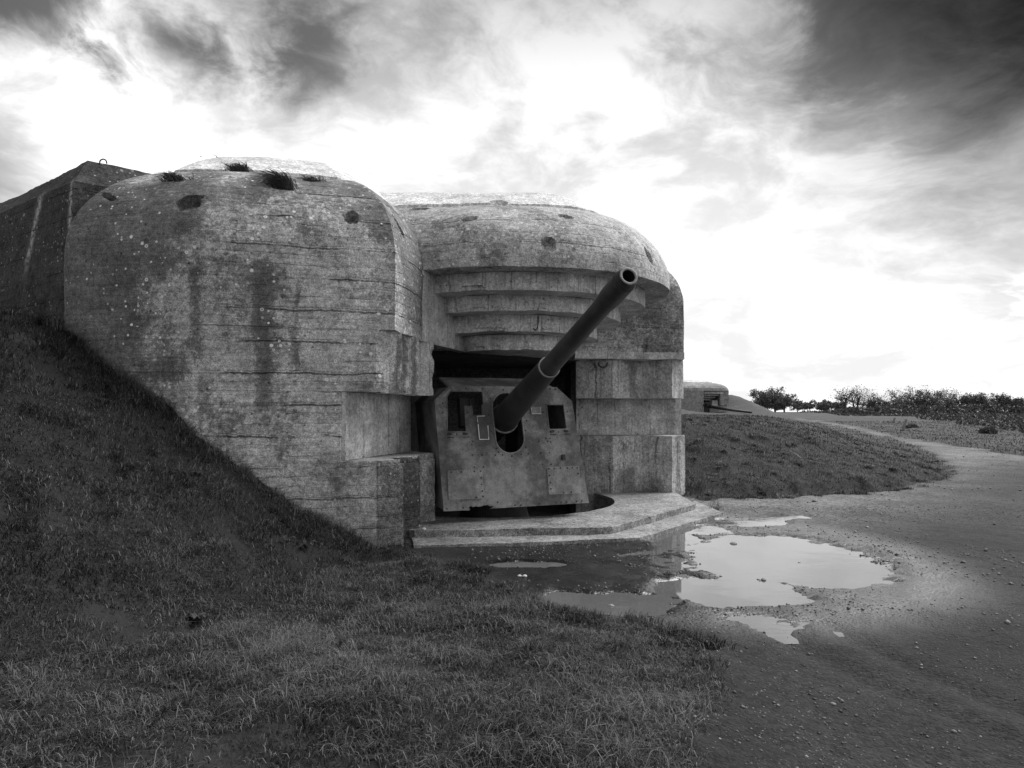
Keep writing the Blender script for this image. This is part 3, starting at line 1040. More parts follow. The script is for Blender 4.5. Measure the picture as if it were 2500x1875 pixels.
def plate2d(name, outer, holes, n0, n1, mat, parent):
    """flat plate with cut-outs, standing in the shield plane from n0 to n1"""
    cu = bpy.data.curves.new(name, 'CURVE')
    cu.dimensions = '2D'
    cu.fill_mode = 'BOTH'
    for pts in [outer] + holes:
        sp = cu.splines.new('POLY')
        sp.points.add(len(pts) - 1)
        for q, (a, b_) in zip(sp.points, pts):
            q.co = (a, b_, 0, 1)
        sp.use_cyclic_u = True
    cu.extrude = abs(n1 - n0) / 2
    tmp = bpy.data.objects.new('tmp', cu)
    COL.objects.link(tmp)
    dg = bpy.context.evaluated_depsgraph_get()
    me = bpy.data.meshes.new_from_object(tmp.evaluated_get(dg))
    bpy.data.objects.remove(tmp)
    bpy.data.curves.remove(cu)
    me.name = name
    Mx = Matrix((tuple(EX) + (0,), tuple(EY) + (0,), tuple(NN) + (0,), (0, 0, 0, 1))).transposed()
    org = SP(0, 0, (n0 + n1) / 2) - np.array(parent.location if parent.parent is None else gun.location)
    Mx.translation = Vector(org)
    me.transform(Mx)
    me.materials.clear()
    me.materials.append(mat)
    for pl in me.polygons:
        pl.use_smooth = False
    return obj(name, me, parent)


port = arcp(-0.06, 0.78, 0.262, 180, 0, 15) + arcp(-0.03, 0.245, 0.262, 0, -180, 17)
lwin = [(-1.116, 0.958), (-1.04, 1.058), (-0.50, 1.058), (-0.478, 1.035), (-0.476, 0.834), (-0.505, 0.82), (-0.507, 0.643), (-0.674, 0.643), (-0.687, 0.805), (-0.81, 0.805), (-0.806, 0.385), (-0.83, 0.362), (-1.11, 0.362), (-1.134, 0.385)]
rwin = [(0.688, 0.831), (1.022, 0.831), (1.046, 0.42), (1.022, 0.392), (0.73, 0.388), (0.704, 0.41)]
rusthole = [(-0.82, -0.953), (-0.80, -0.93), (-0.826, -0.905), (-0.782, -0.878), (-0.75, -0.90), (-0.70, -0.885), (-0.65, -0.90), (-0.585, -0.888), (-0.55, -0.872), (-0.52, -0.885), (-0.498, -0.868), (-0.45, -0.90), (-0.399, -0.893), (-0.42, -0.925), (-0.45, -0.94)]
outer = [(-1.329, 0.905), (-1.064, 1.15), (0.914, 1.15), (1.19, 0.905), (1.376, -0.92), (-0.40, -0.937)] + [q for q in rusthole[::-1]] + [(-0.90, -0.945), (-1.251, -0.945)]
shield = plate2d('shield', outer, [port, lwin, rwin], -0.02, 0.02, M['shield'], gun)


def rim(pts, wdt, n0, n1, name, mat, parent, closed=True):
    """thin raised bead along an outline"""
    P2 = [SP(a, b_, (n0 + n1) / 2) for a, b_ in pts]
    if closed:
        P2 = P2 + [P2[0]]
    v, f = tube(P2, wdt, 5, not closed)
    return part(name, v, f, mat, parent, base=gun.location)


rim(port, 0.013, 0.018, 0.03, 'port_rim', M['plate'], shield)
rim(lwin, 0.011, 0.018, 0.03, 'window_rim', M['shield'], shield)
rim(rwin, 0.011, 0.018, 0.03, 'window_rim', M['shield'], shield)


def rbox(a0, b0, a1, b1, r=0.025):
    return arcp(a1 - r, b1 - r, r, 0, 90, 4) + arcp(a0 + r, b1 - r, r, 90, 180, 4) + arcp(a0 + r, b0 + r, r, 180, 270, 4) + arcp(a1 - r, b0 + r, r, 270, 360, 4)


plate2d('cover_plate', rbox(-1.165, -0.765, -0.555, -0.285), [], 0.021, 0.036, M['plate'], shield)
plate2d('cover_plate', rbox(0.617, -0.75, 1.232, -0.268), [], 0.021, 0.036, M['plate'], shield)
plate2d('slide_plate', [(0.487, 0.845), (0.675, 1.08), (0.895, 1.083), (1.06, 0.958), (1.051, 0.845)], [], 0.021, 0.030, M['shield'], shield)
plate2d('edge_strip', [(-1.20, 0.97), (-1.064, 1.10), (-1.04, 1.075), (-1.14, 0.955)], [], 0.021, 0.03, M['plate'], shield)
# sighting flap with white painted edges, and the small one by the right window
flap = plate2d('sight_flap', [(-0.61, 0.625), (-0.443, 0.63), (-0.422, 0.225), (-0.588, 0.225)], [], 0.021, 0.05, M['shield'], shield)
rim([(-0.588, 0.225), (-0.422, 0.225), (-0.425, 0.46)], 0.010, 0.045, 0.058, 'painted_edge', M['white'], flap, False)
rim([(-0.47, 0.628), (-0.608, 0.624), (-0.602, 0.52)], 0.007, 0.045, 0.058, 'painted_edge', M['white'], flap, False)
rim([(-0.588, 0.235), (-0.598, 0.49)], 0.009, 0.045, 0.058, 'painted_edge', M['white'], flap, False)
flap2 = plate2d('sight_flap', [(0.386, 0.786), (0.568, 0.787), (0.567, 0.663), (0.392, 0.663)], [], 0.021, 0.045, M['plate'], shield)
rim([(0.392, 0.77), (0.395, 0.664), (0.566, 0.664), (0.567, 0.78)], 0.006, 0.04, 0.05, 'painted_edge', M['white'], flap2, False)

bolts = [(-0.773, 1.108), (-0.475, 1.105), (-0.098, 1.09), (-0.344, 0.937), (-1.191, 0.853), (-1.198, 0.69), (-0.765, 0.69), (-0.39, 0.65), (-0.362, 0.368), (-0.969, 0.325), (-0.704, 0.2), (-0.716, 0.15), (-0.717, -0.03), (-0.545, -0.034), (-0.696, -0.234), (-0.537, -0.238), (-0.281, 0.07), (-0.25, 0.01), (-0.309, -0.04), (-0.183, -0.04), (-0.015, -0.065), (0.162, -0.04), (0.291, -0.03), (0.264, 0.376), (0.624, 0.702), (1.085, 0.712), (0.889, 0.344), (0.637, 0.236), (0.714, 0.235), (0.505, 0.184), (0.667, 0.185), (0.722, 0.17), (0.522, -0.019), (0.685, -0.019), (0.542, -0.224), (0.704, -0.223), (0.78, 1.115), (0.88, 1.115), (-1.2, -0.905), (-0.92, -0.9), (-0.316, -0.838), (-0.006, -0.899), (0.097, -0.904), (0.434, -0.895), (0.746, -0.886), (0.846, -0.89), (0.942, -0.888), (1.139, -0.882), (1.24, -0.88), (0.254, 0.084), (0.298, 0.548)]
plate_bolts = [(-1.1, -0.31), (-0.93, -0.31), (-0.7, -0.31), (-0.59, -0.31), (-0.585, -0.42), (-0.585, -0.53), (-0.58, -0.64), (-0.575, -0.73), (-0.69, -0.74), (0.65, -0.30), (0.75, -0.30), (0.87, -0.295), (1.0, -0.295), (1.1, -0.295), (1.19, -0.30), (1.2, -0.4), (0.65, -0.42), (0.66, -0.54), (0.66, -0.65), (0.9, -0.725), (1.04, -0.72)]


def lathe(prof, seg=24):
    """profile of (height along z, radius)"""
    v, f = [], []
    for h, r in prof:
        for k in range(seg):
            q = 2 * math.pi * k / seg
            v.append((r * math.cos(q), r * math.sin(q), h))
    for i in range(len(prof) - 1):
        for k in range(seg):
            k2 = (k + 1) % seg
            f.append((i * seg + k, i * seg + k2, (i + 1) * seg + k2, (i + 1) * seg + k))
    return v, f


v, f = lathe([(0, 0.016), (0.008, 0.016), (0.011, 0.012), (0.012, 0.0)], 6)
bolt_me = mesh('bolt', v, f, M['rust'])
qrot = Vector(NN).to_track_quat('Z', 'Y')
for lst, off in ((bolts, 0.02), (plate_bolts, 0.036)):
    for a, b_ in lst:
        o = obj('bolt', bolt_me, shield)
        o.location = Vector(SP(a, b_, off) - np.array(gun.location))
        o.rotation_mode = 'QUATERNION'
        o.rotation_quaternion = qrot
        sc = random.uniform(0.75, 1.05)
        o.scale = (sc, sc, 1)
v, f = box(SP(0.93, -0.108, 0.05), 0.05, 0.09, 0.07, EX, EY, NN)
part('latch', v, f, M['rust'], shield, base=gun.location)
for a, b_ in ((-1.10, 0.325), (-0.825, 0.327), (0.76, 0.352), (1.03, 0.358)):
    v, f = join(box(SP(a, b_, 0.035), 0.07, 0.03, 0.04, EX, EY, NN), box(SP(a + 0.02, b_ - 0.055, 0.026), 0.11, 0.012, 0.014, EX, EY, NN))
    part('hinge', v, f, M['rust'], shield, base=gun.location)

# shield roof and flanks run back into the chamber
RB = np.array((-math.sin(PSI), math.cos(PSI), 0.0))


def panel(pts, th, name, mat):
    P4 = [np.array(q) for q in pts]
    n = np.cross(P4[1] - P4[0], P4[-1] - P4[0])
    n /= np.linalg.norm(n)
    k = len(P4)
    v = [q for q in P4] + [q - n * th for q in P4]
    f = [tuple(range(k)), tuple(range(2 * k - 1, k - 1, -1))] + [(i, i + k, (i + 1) % k + k, (i + 1) % k) for i in range(k)]
    return part(name, v, f, mat, gun)


A0, A1 = SP(-1.05, 1.14, -0.03), SP(0.90, 1.14, -0.03)
panel([A0, A1, A1 + RB * 0.75 + (0, 0, 0.20), A0 + RB * 0.75 + (0, 0, 0.20)], 0.03, 'shield_roof', M['shield'])
panel([A1 + RB * 0.75 + (0, 0, 0.195), A1 + RB * 1.7 + (0, 0, 0.22), A0 + RB * 1.7 + (0, 0, 0.22), A0 + RB * 0.75 + (0, 0, 0.195)], 0.03, 'shield_roof', M['shield'])
B0, B1 = SP(-1.32, 0.89, -0.03), SP(1.18, 0.89, -0.03)
panel([A0, A0 + RB * 1.6, B0 + RB * 1.6, B0], 0.03, 'shield_flank', M['shield'])
panel([A1, B1, B1 + RB * 1.6, A1 + RB * 1.6], 0.03, 'shield_flank', M['shield'])
D0, D1 = SP(-1.245, -0.92, -0.03), SP(1.37, -0.90, -0.03)
panel([B0, B0 + RB * 1.5, D0 + RB * 1.5, D0], 0.03, 'shield_flank', M['shield'])
panel([B1, D1, D1 + RB * 1.5, B1 + RB * 1.5], 0.03, 'shield_flank', M['shield'])
# pedestal and cradle in the dark
v, f = lathe([(-0.02, 0.0), (-0.02, 0.95), (0.22, 0.95), (0.3, 0.7), (0.7, 0.6), (0.78, 0.75), (0.9, 0.75), (0.9, 0.0)], 28)
v = [np.array(q) + np.array((-0.35, 13.9, -0.42)) for q in v]
part('pedestal', v, f, M['rust'], gun)
for sx in (-0.42, 0.42):
    v, f = box(np.array((-0.35, 13.75, 1.1)) + EX * sx, 0.12, 0.7, 1.6, EX, RB, (0, 0, 1))
    part('trunnion_cheek', v, f, M['rust'], gun)
v, f = join(box(SP(-0.73, 0.75, -0.35), 0.16, 0.5, 0.2, EX, EY, NN), box(SP(-0.95, 0.45, -0.4), 0.3, 0.06, 0.1, EX, EY, NN), tube([SP(-0.6, 0.98, -0.3), SP(-0.6, 0.55, -0.3)], 0.05, 8))
part('sight_bracket', v, f, M['rust'], gun)
v, f = tube([np.array((-1.42, 12.75, 2.25)), np.array((-1.18, 12.65, 0.9))], 0.012, 6)
part('hanging_rod', v, f, M['rust'], gun)

BP0, BP1 = np.array((-0.08, 12.3, 1.94)), np.array((1.257, 7.72, 3.46))
bd = BP1 - BP0
BL = float(np.linalg.norm(bd))
bq = Vector(bd / BL).to_track_quat('Z', 'Y')
bar = obj('barrel', None, gun) if False else None


def barrel_part(name, prof, mat, parent, seg=40):
    v, f = lathe(prof, seg)
    R = np.array(bq.to_matrix())
    v = [R @ np.array(q) + BP0 for q in v]
    return part(name, v, f, mat, parent, True, base=gun.location)


g = 0.457 * BL
barrel = barrel_part('barrel', [(-1.6, 0.0), (-1.6, 0.20), (0.25, 0.20), (0.25, 0.152), (g, 0.146), (g + .01, 0.138), (BL - 1.2, 0.114), (BL - 0.80, 0.112), (BL - 0.70, 0.114), (BL - 0.60, 0.124), (BL - 0.50, 0.132), (BL - 0.12, 0.134),
                                (BL - 0.115, 0.128), (BL - 0.10, 0.126), (BL - 0.095, 0.126), (BL - 0.09, 0.119), (BL - 0.06, 0.119), (BL - 0.055, 0.112), (BL - 0.03, 0.112), (BL - 0.028, 0.108), (BL, 0.104)], M['barrel'], gun)
for pl in barrel.data.polygons:
    pl.use_smooth = True
barrel.data.set_sharp_from_angle(angle=math.radians(28))
barrel_part('muzzle_face', [(BL + 0.001, 0.104), (BL + 0.004, 0.101), (BL + 0.004, 0.078), (BL - 0.002, 0.0735)], M['muzzle'], barrel)
barrel_part('bore', [(BL - 0.002, 0.0735), (BL - 1.6, 0.0735), (BL - 1.6, 0.0)], M['blackhole'], barrel)
barrel_part('sleeve', [(-0.22, 0.245), (0.05, 0.225), (g - 0.02, 0.157), (g, 0.1585), (g, 0.140)], M['barrel'], barrel)
barrel_part('band_ring', [(g - 0.02, 0.157), (g - 0.02, 0.1605), (g + 0.004, 0.1605), (g + 0.004, 0.138)], M['muzzle'], barrel)
barrel_part('collar', [(-0.26, 0.20), (-0.26, 0.262), (-0.20, 0.262), (-0.195, 0.238), (-0.2, 0.2)], M['plate'], barrel)
# ================================================================== grass, stones and small things
def blades(px, py, length, width, lean, seed, tone_bias=0.0, zoff=0.0, tone=None, windx=0.12):
    """bent grass blades: two segments each, one mesh"""
    r = np.random.default_rng(seed)
    n = len(px)
    z = terrain(px, py)[0] + zoff
    a = r.uniform(0, 2 * math.pi, n)
    L = length * r.uniform(0.55, 1.3, n)
    wd = width * r.uniform(0.6, 1.3, n)
    ln = lean * r.uniform(0.3, 1.5, n)
    hx, hy = np.cos(a) * ln + windx, np.sin(a) * ln
    sa = a + math.pi / 2 + r.uniform(-0.6, 0.6, n)
    sx, sy = np.cos(sa) * wd / 2, np.sin(sa) * wd / 2
    k1, k2 = 0.55, 1.0
    v = np.empty((n, 5, 3))
    for i, sg in ((0, -1), (1, 1)):
        v[:, i] = np.stack([px + sg * sx, py + sg * sy, z - 0.01], 1)
    mx, my, mz = px + hx * L * 0.35, py + hy * L * 0.35, z + L * k1
    for i, sg in ((2, 1), (3, -1)):
        v[:, i] = np.stack([mx + sg * sx * 0.75, my + sg * sy * 0.75, mz], 1)
    v[:, 4] = np.stack([px + hx * L, py + hy * L, z + L * np.clip(k2 - 0.35 * ln, 0.35, 1)], 1)
    b0 = np.arange(n)[:, None] * 5
    tr = np.concatenate([b0 + np.array([[0, 1, 2]]), b0 + np.array([[0, 2, 3]]), b0 + np.array([[3, 2, 4]])])
    if tone is None:
        patch = fbm(xy0(px, py, 1.1), 91, 3)
        tone = np.clip(0.25 + 1.1 * (patch - 0.5) + r.normal(0, 0.16, n) + (r.uniform(0, 1, n) < 0.15) * 0.65 + tone_bias + 0.16 * sstep(11, 22, py), 0, 1)
    return v.reshape(-1, 3), tr, np.repeat(tone, 5)


SLABS = [(-1.6, 11.3), (-1.42, 10.38), (0.3, 10.62), (1.96, 11.02), (4.05, 13.75), (3.95, 15.6), (-1.2, 15)]
PIERP = teeth2 + back
RJ = zig2 + rb


def scatter(n, y0, y1, margin=1.2, power=1.0, r=None):
    """random ground points inside the camera's wedge"""
    r = r or rng
    yy = (y0 ** power + r.uniform(0, 1, n) * (y1 ** power - y0 ** power)) ** (1 / power)
    xx = r.uniform(-0.72, 0.72, n) * yy * margin
    return xx, yy


def grassy(xx, yy, seed, gaps=0.30):
    h, g_, p_ = terrain(xx, yy)
    clump = fbm(xy0(xx, yy, 3.2), 33, 3)
    keep = g_ > np.random.default_rng(seed).uniform(0.25, 1.0, len(xx))
    keep &= clump > gaps * np.random.default_rng(seed + 1).uniform(0.6, 1.25, len(xx))
    for poly in (SLABS, PIERP, RJ):
        keep &= ~inside(xx, yy, poly)
    return xx[keep], yy[keep]


parts_v, parts_t, parts_k, off = [], [], [], 0
for (n, y0, y1, pw, L, wd, ln, sd_) in ((105000, 2.6, 6, 1.4, 0.05, 0.0055, 1.25, 101), (190000, 6, 12.5, 1.2, 0.055, 0.0075, 1.15, 102), (150000, 12.5, 26, 1.0, 0.07, 0.012, 0.8, 103), (90000, 26, 62, 1.0, 0.09, 0.03, 0.7, 104)):
    xx, yy = scatter(n, y0, y1, 1.12, pw)
    xx, yy = grassy(xx, yy, sd_)
    Lf = L * (0.35 + 1.5 * fbm(xy0(xx, yy, 1.7), 37, 3) ** 1.3) * np.random.default_rng(sd_ + 5).uniform(0.5, 1.5, len(xx))
    v, tr, k = blades(xx, yy, Lf, wd, ln, sd_)
    parts_v.append(v)
    parts_t.append(tr + off)
    parts_k.append(k)
    off += len(v)
# longer unmown grass along the foot of the walls and at the water's edge
fx, fy = [], []
for (a, b_, n) in (((-6.5, 10.0), (-4.3, 9.55), 500), ((-4.3, 9.55), (-1.85, 10.18), 800), ((-9.5, 13.1), (-7.1, 11.5), 1600), ((4.05, 16.6), (4.3, 19.0), 2500), ((-1.9, 10.2), (-1.5, 10.5), 300), ((3.0, 16.4), (4.0, 16.5), 300), ((4.0, 14.2), (4.6, 16.2), 700)):
    s = rng.uniform(0, 1, n)
    fx.append(a[0] + (b_[0] - a[0]) * s + rng.normal(0, 0.07, n))
    fy.append(a[1] + (b_[1] - a[1]) * s - np.abs(rng.normal(0, 0.09, n)))
fx, fy = np.concatenate(fx), np.concatenate(fy)
k_ = ~(inside(fx, fy, PIERP) | inside(fx, fy, RJ)) & (fbm(xy0(fx, fy, 2.2), 39, 3) > rng.uniform(0.42, 0.85, len(fx)))
fx, fy = fx[k_], fy[k_]
v, tr, k = blades(fx, fy, 0.15 * (0.2 + 1.5 * fbm(xy0(fx, fy, 4), 38, 2) ** 1.5), 0.007, 1.2, 110, 0.25)
parts_v.append(v)
parts_t.append(tr + off)
parts_k.append(k)
off += len(v)
# tussocks of longer, laid-over grass
tn = 1500
tx = np.concatenate([rng.uniform(-7.5, 1.2, tn), rng.uniform(4.2, 17, 900)])
ty = np.concatenate([rng.uniform(3, 10.2, tn), rng.uniform(16, 30, 900)])
tx, ty = grassy(tx, ty, 301, 0.5)
cnt = rng.integers(25, 90, len(tx))
ux, uy = np.repeat(tx, cnt), np.repeat(ty, cnt)
sp_ = np.repeat(rng.uniform(0.03, 0.09, len(tx)), cnt)
ux, uy = ux + rng.normal(0, 1, len(ux)) * sp_, uy + rng.normal(0, 1, len(uy)) * sp_
k_ = ~(inside(ux, uy, PIERP) | inside(ux, uy, RJ) | inside(ux, uy, SLABS))
ux, uy = ux[k_], uy[k_]
tb = np.repeat(rng.uniform(-0.22, 0.28, len(tx)), cnt)[k_]
v, tr, k = blades(ux, uy, np.repeat(rng.uniform(0.05, 0.13, len(tx)), cnt)[k_], 0.007 * np.clip(uy / 9, 0.7, 2), 1.5, 112, tb)
parts_v.append(v)
parts_t.append(tr + off)
parts_k.append(k)
off += len(v)
# ragged tufts that lap up against the foot of the concrete
jx, jy, jl, jt = [], [], [], []
for i in range(60):
    q = rng.uniform(0, 1)
    a, b_ = ((-6.4, 10.0), (-4.32, 9.58)) if q < 0.38 else ((-4.32, 9.58), (-1.85, 10.2))
    s_ = rng.uniform(0, 1)
    m_ = int(rng.integers(12, 60))
    jx.append(a[0] + (b_[0] - a[0]) * s_ + rng.normal(0, 0.05, m_))
    jy.append(a[1] + (b_[1] - a[1]) * s_ - 0.03 - np.abs(rng.normal(0, 0.07, m_)))
    jl.append(np.full(m_, rng.uniform(0.05, 0.20)))
    jt.append(np.full(m_, rng.uniform(0.2, 0.8)))
jx, jy, jl, jt = (np.concatenate(q) for q in (jx, jy, jl, jt))
k_ = ~inside(jx, jy, PIERP)
v, tr, k = blades(jx[k_], jy[k_], jl[k_], 0.008, 1.1, 113, jt[k_] + 0.15)
parts_v.append(v)
parts_t.append(tr + off)
parts_k.append(k)
off += len(v)
cx_, cy_ = [], []
for i in range(70):
    if i < 45:
        s = rng.uniform(0.12, 0.8)
        q = FG[1:-2]
        ii = s * (len(q) - 1)
        j = int(ii)
        c = q[j] + (q[j + 1] - q[j]) * (ii - j) + rng.normal(0, 0.09, 2)
    else:
        q = FOOT[1:5]
        ii = rng.uniform(0, 1) * (len(q) - 1.01)
        j = int(ii)
        c = q[j] + (q[j + 1] - q[j]) * (ii - j) + rng.normal(0, 0.2, 2)
    m_ = int(rng.integers(60, 190))
    cx_.append(c[0] + rng.normal(0, 0.07, m_))
    cy_.append(c[1] + rng.normal(0, 0.07, m_))
cx_, cy_ = np.concatenate(cx_), np.concatenate(cy_)
v, tr, k = blades(cx_, cy_, 0.085, 0.008, 0.8, 111, -0.03)
parts_v.append(v)
parts_t.append(tr + off)
parts_k.append(k)
tag(obj('grass', fast_mesh('grass', np.concatenate(parts_v), np.concatenate(parts_t), M['grass'], {'tone': np.concatenate(parts_k)})), 'short dark turf covering the banks and the foreground', 'grass', kind='stuff')

# loose gravel
def gravel_field(n, y0, y1, size, seed):
    r = np.random.default_rng(seed)
    xx, yy = scatter(n, y0, y1, 1.12, 1.2, r)
    h, g_, p_ = terrain(xx, yy)
    keep = (g_ < 0.6) & (fbm(xy0(xx, yy, 0.9), 17, 3) > r.uniform(0.3, 0.65, n)) & (r.uniform(0, 1, n) > 0.9 * sstep(0.45, 0.9, p_)) & ~inside(xx, yy, SLABS[:1] + [(-1.4, 10.7), (1.9, 11.3), (3.7, 13.8), (3.9, 15.6), (-1.2, 15)])
    keep &= ~inside(xx, yy, PIERP) & ~inside(xx, yy, RJ)
    xx, yy, h = xx[keep], yy[keep], h[keep]
    n = len(xx)
    sz = size * np.exp(r.normal(0, 0.45, n))
    o6 = np.array([(1, 0, 0), (0, 1, 0), (-1, 0, 0), (0, -1, 0), (0, 0, .7), (0, 0, -.7)], float)
    a = r.uniform(0, 6.28, n)
    ca, sa = np.cos(a), np.sin(a)
    v = np.repeat(o6[None], n, 0) * r.uniform(0.6, 1.25, (n, 6, 3)) * sz[:, None, None]
    vx = v[..., 0] * ca[:, None] - v[..., 1] * sa[:, None]
    vy = v[..., 0] * sa[:, None] + v[..., 1] * ca[:, None]
    v = np.stack([vx + xx[:, None], vy + yy[:, None], v[..., 2] + (h + sz * 0.15)[:, None]], -1)
    t8 = np.array([(0, 1, 4), (1, 2, 4), (2, 3, 4), (3, 0, 4), (1, 0, 5), (2, 1, 5), (3, 2, 5), (0, 3, 5)])
    tr = (np.arange(n)[:, None, None] * 6 + t8[None]).reshape(-1, 3)
    tone = np.clip(0.3 + r.normal(0, 0.22, n) + (r.uniform(0, 1, n) < 0.025) * 0.5, 0, 1)
    return v.reshape(-1, 3), tr, np.repeat(tone, 6)


gv, gt, gk, off = [], [], [], 0
for args in ((15000, 2.8, 7.5, 0.0062, 201), (26000, 7, 15, 0.009, 202), (7000, 15, 32, 0.016, 203)):
    v, tr, k = gravel_field(*args)
    gv.append(v)
    gt.append(tr + off)
    gk.append(k)
    off += len(v)
tag(obj('gravel', fast_mesh('gravel', np.concatenate(gv), np.concatenate(gt), M['gravel'], {'tone': np.concatenate(gk)})), 'loose gravel scattered over the path', 'gravel', kind='stuff')


def rock(seed, flat=0.6):
    r = np.random.default_rng(seed)
    v, f = lathe([(-1, 0.0), (-0.75, 0.62), (-0.2, 1.0), (0.35, 0.9), (0.8, 0.5), (1.0, 0.0)], 9)
    v = np.array(v)
    v = v * (0.75 + 0.5 * vnoise(v * 1.1 + seed * 7.1, seed))[:, None]
    v[:, 2] *= flat
    return v, f


rocks = [mesh('stone', *rock(s), M['stone'], False) for s in (1, 2, 3)]
prock = mesh('pale_stone', *rock(5), M['palestone'], False)
stones = [(3.37, 10.9, 0.050, 0, 'dark rounded stone lying alone in the far side of the large bright puddle'), (3.0, 8.55, 0.034, 1, 'dark stone in the middle of the bright puddle nearest the camera'),
          (1.02, 7.42, 0.038, 2, 'grey stone standing in the dark puddle by the grass edge'), (3.83, 9.55, 0.026, 1, 'small dark pebble right of the puddle centre, in open water'),
          (2.5, 12.0, 0.03, 0, 'small dark stone on the wet strip beside the apron corner'), (3.25, 12.4, 0.035, 2, 'dark stone at the far end of the narrow puddle')]
for i, (a, b_, s, k, lab) in enumerate(stones):
    o = tag(obj('stone', rocks[k]), lab, 'stone', 'stones lying in the puddle')
    o.location = (a, b_, max(tz(a, b_), WATER_Z - 0.01) + s * 0.2)
    o.scale = (s * 1.2, s, s)
    o.rotation_euler = (0, 0, i * 1.3)
for i, (a, b_, s, lab) in enumerate(((0.09, 8.62, 0.026, 'white pebble, left one of a pair by the small dark puddle'), (0.15, 8.60, 0.03, 'white pebble, right one of a pair by the small dark puddle'), (-1.36, 11.08, 0.04, 'white chip of stone on the apron at the foot of the left jamb'))):
    o = tag(obj('pale_stone', prock), lab, 'stone')
    o.location = (a, b_, (0.17 if b_ > 11 else tz(a, b_)) + s * 0.35)
    o.scale = (s, s, s)
    o.rotation_euler = (0, 0, i * 2.0)

# broad-leaved weeds on the left mound
def weed_mesh(seed, n, L, up):
    r = np.random.default_rng(seed)
    V_, F_, K = [], [], []
    for i in range(n):
        a = 2 * math.pi * i / n + r.uniform(-0.4, 0.4)
        l = L * r.uniform(0.6, 1.2)
        wd = l * r.uniform(0.13, 0.2)
        o = len(V_)
        tn = r.uniform(0.2, 1.0)
        for k in range(6):
            q = k / 5
            rad = l * q
            hz = up * l * math.sin(q * 2.2) + 0.01
            ww = wd * math.sin(math.pi * min(1, q * 0.9 + 0.08)) + 0.002
            for sg, dz_ in ((-1, 0.25), (0, 0), (1, 0.25)):
                V_.append((math.cos(a) * rad - math.sin(a) * ww * sg, math.sin(a) * rad + math.cos(a) * ww * sg, hz + ww * dz_))
                K.append(tn)
        for k in range(5):
            for c in (0, 1):
                q0 = o + k * 3 + c
                F_.append((q0, q0 + 1, q0 + 4, q0 + 3))
    return fast_mesh('weed', np.array(V_), np.array(F_), M['weed'], {'tone': K}, True, 4)


wm = [weed_mesh(1, 9, 0.12, 0.75), weed_mesh(2, 7, 0.10, 0.9), weed_mesh(3, 12, 0.13, 0.55)]
weeds = [(-2.55, 8.9, 0, 1.0, 'pale leafy weed halfway up the left mound, nearest the foot of the wall'), (-2.75, 8.75, 1, 0.9, 'small upright weed just left of the pale leafy one on the mound'),
         (-3.9, 8.9, 2, 0.8, 'flat weed rosette high on the left mound below the wall'), (-2.9, 6.6, 2, 0.95, 'wide weed rosette in the middle of the left slope'),
         (-1.35, 5.6, 1, 0.8, 'small pale weed low on the left slope towards the path'), (-4.3, 8.2, 0, 0.8, 'ragged weed near the left rim of the mound'),
         (-2.2, 5.2, 0, 0.7, 'dark weed rosette on the shaded near slope'), (-1.9, 9.0, 1, 0.7, 'small weed under the front corner of the left pier'),
         (-3.3, 7.6, 1, 0.85, 'narrow leaved weed above the wide rosette on the slope'), (-1.7, 9.9, 2, 0.6, 'low weed pressed against the foot of the lower jamb')]
for i, (a, b_, k, s, lab) in enumerate(weeds):
    o = tag(obj('weed', wm[k]), lab, 'weed', 'broad-leaved weeds on the left mound')
    o.location = (a, b_, tz(a, b_) + 0.01)
    o.scale = (s, s, s)
    o.rotation_euler = (0.15, -0.1, i * 1.1)

# twigs
def twig(pts, r, label):
    P_ = [np.array((a, b_, tz(a, b_) + h)) for a, b_, h in pts]
    v, f = tube(P_, [r, r * 0.9, r * 0.6][:len(P_)] if len(P_) == 3 else r, 6)
    o = obj('stick', mesh('stick', np.array(v) - P_[0], f, M['twig']))
    o.location = P_[0]
    return tag(o, label, 'stick')


twig([(8.10, 20.9, 0.07), (8.10, 20.5, 0.09), (8.07, 20.0, 0.05)], 0.012, 'pale bare stick lying on the right-hand bank')
twig([(-1.32, 4.9, 0.03), (-1.15, 4.75, 0.05), (-1.02, 4.66, 0.03)], 0.003, 'thin dry twig lying in the near grass')
twig([(-1.55, 4.75, 0.03), (-1.40, 4.68, 0.04), (-1.25, 4.72, 0.03)], 0.003, 'forked pale twig in the grass, left of the thin one')

# wind-blown grass growing in cracks on the roof
def tuft(loc, n, L, label, wind=(-0.6, -0.2), seed=1, spread=0.1):
    r = np.random.default_rng(seed)
    V_, T_, K = [], [], []
    for i in range(n):
        p0 = np.array((r.normal(0, spread), r.normal(0, spread * 0.4), 0))
        l = L * r.uniform(0.5, 1.2)
        dv = np.array((wind[0] + r.normal(0, 0.35), wind[1] + r.normal(0, 0.35), 1.0))
        dv /= np.linalg.norm(dv)
        p1 = p0 + dv * l * 0.5
        p2 = p1 + np.array((dv[0] * 1.6, dv[1] * 1.5, dv[2] * 0.15)) * l * 0.4
        p3 = p2 + np.array((dv[0] * 1.4, dv[1] * 1.4, -0.45)) * l * 0.3
        sd_ = np.array((0.004, 0.002, 0.001))
        o = len(V_)
        V_ += [p0 - sd_, p0 + sd_, p1 + sd_, p1 - sd_, p2 + sd_ * .7, p2 - sd_ * .7, p3]
        T_ += [(o, o + 1, o + 2), (o, o + 2, o + 3), (o + 3, o + 2, o + 4), (o + 3, o + 4, o + 5), (o + 5, o + 4, o + 6)]
        K += [r.uniform(0, 0.35)] * 7
    o = obj('grass_tuft', fast_mesh('grass_tuft', np.array(V_), np.array(T_), M['grass'], {'tone': K}))
    o.location = loc
    return tag(o, label, 'grass tuft', 'grass tufts on the roof of the bunker')


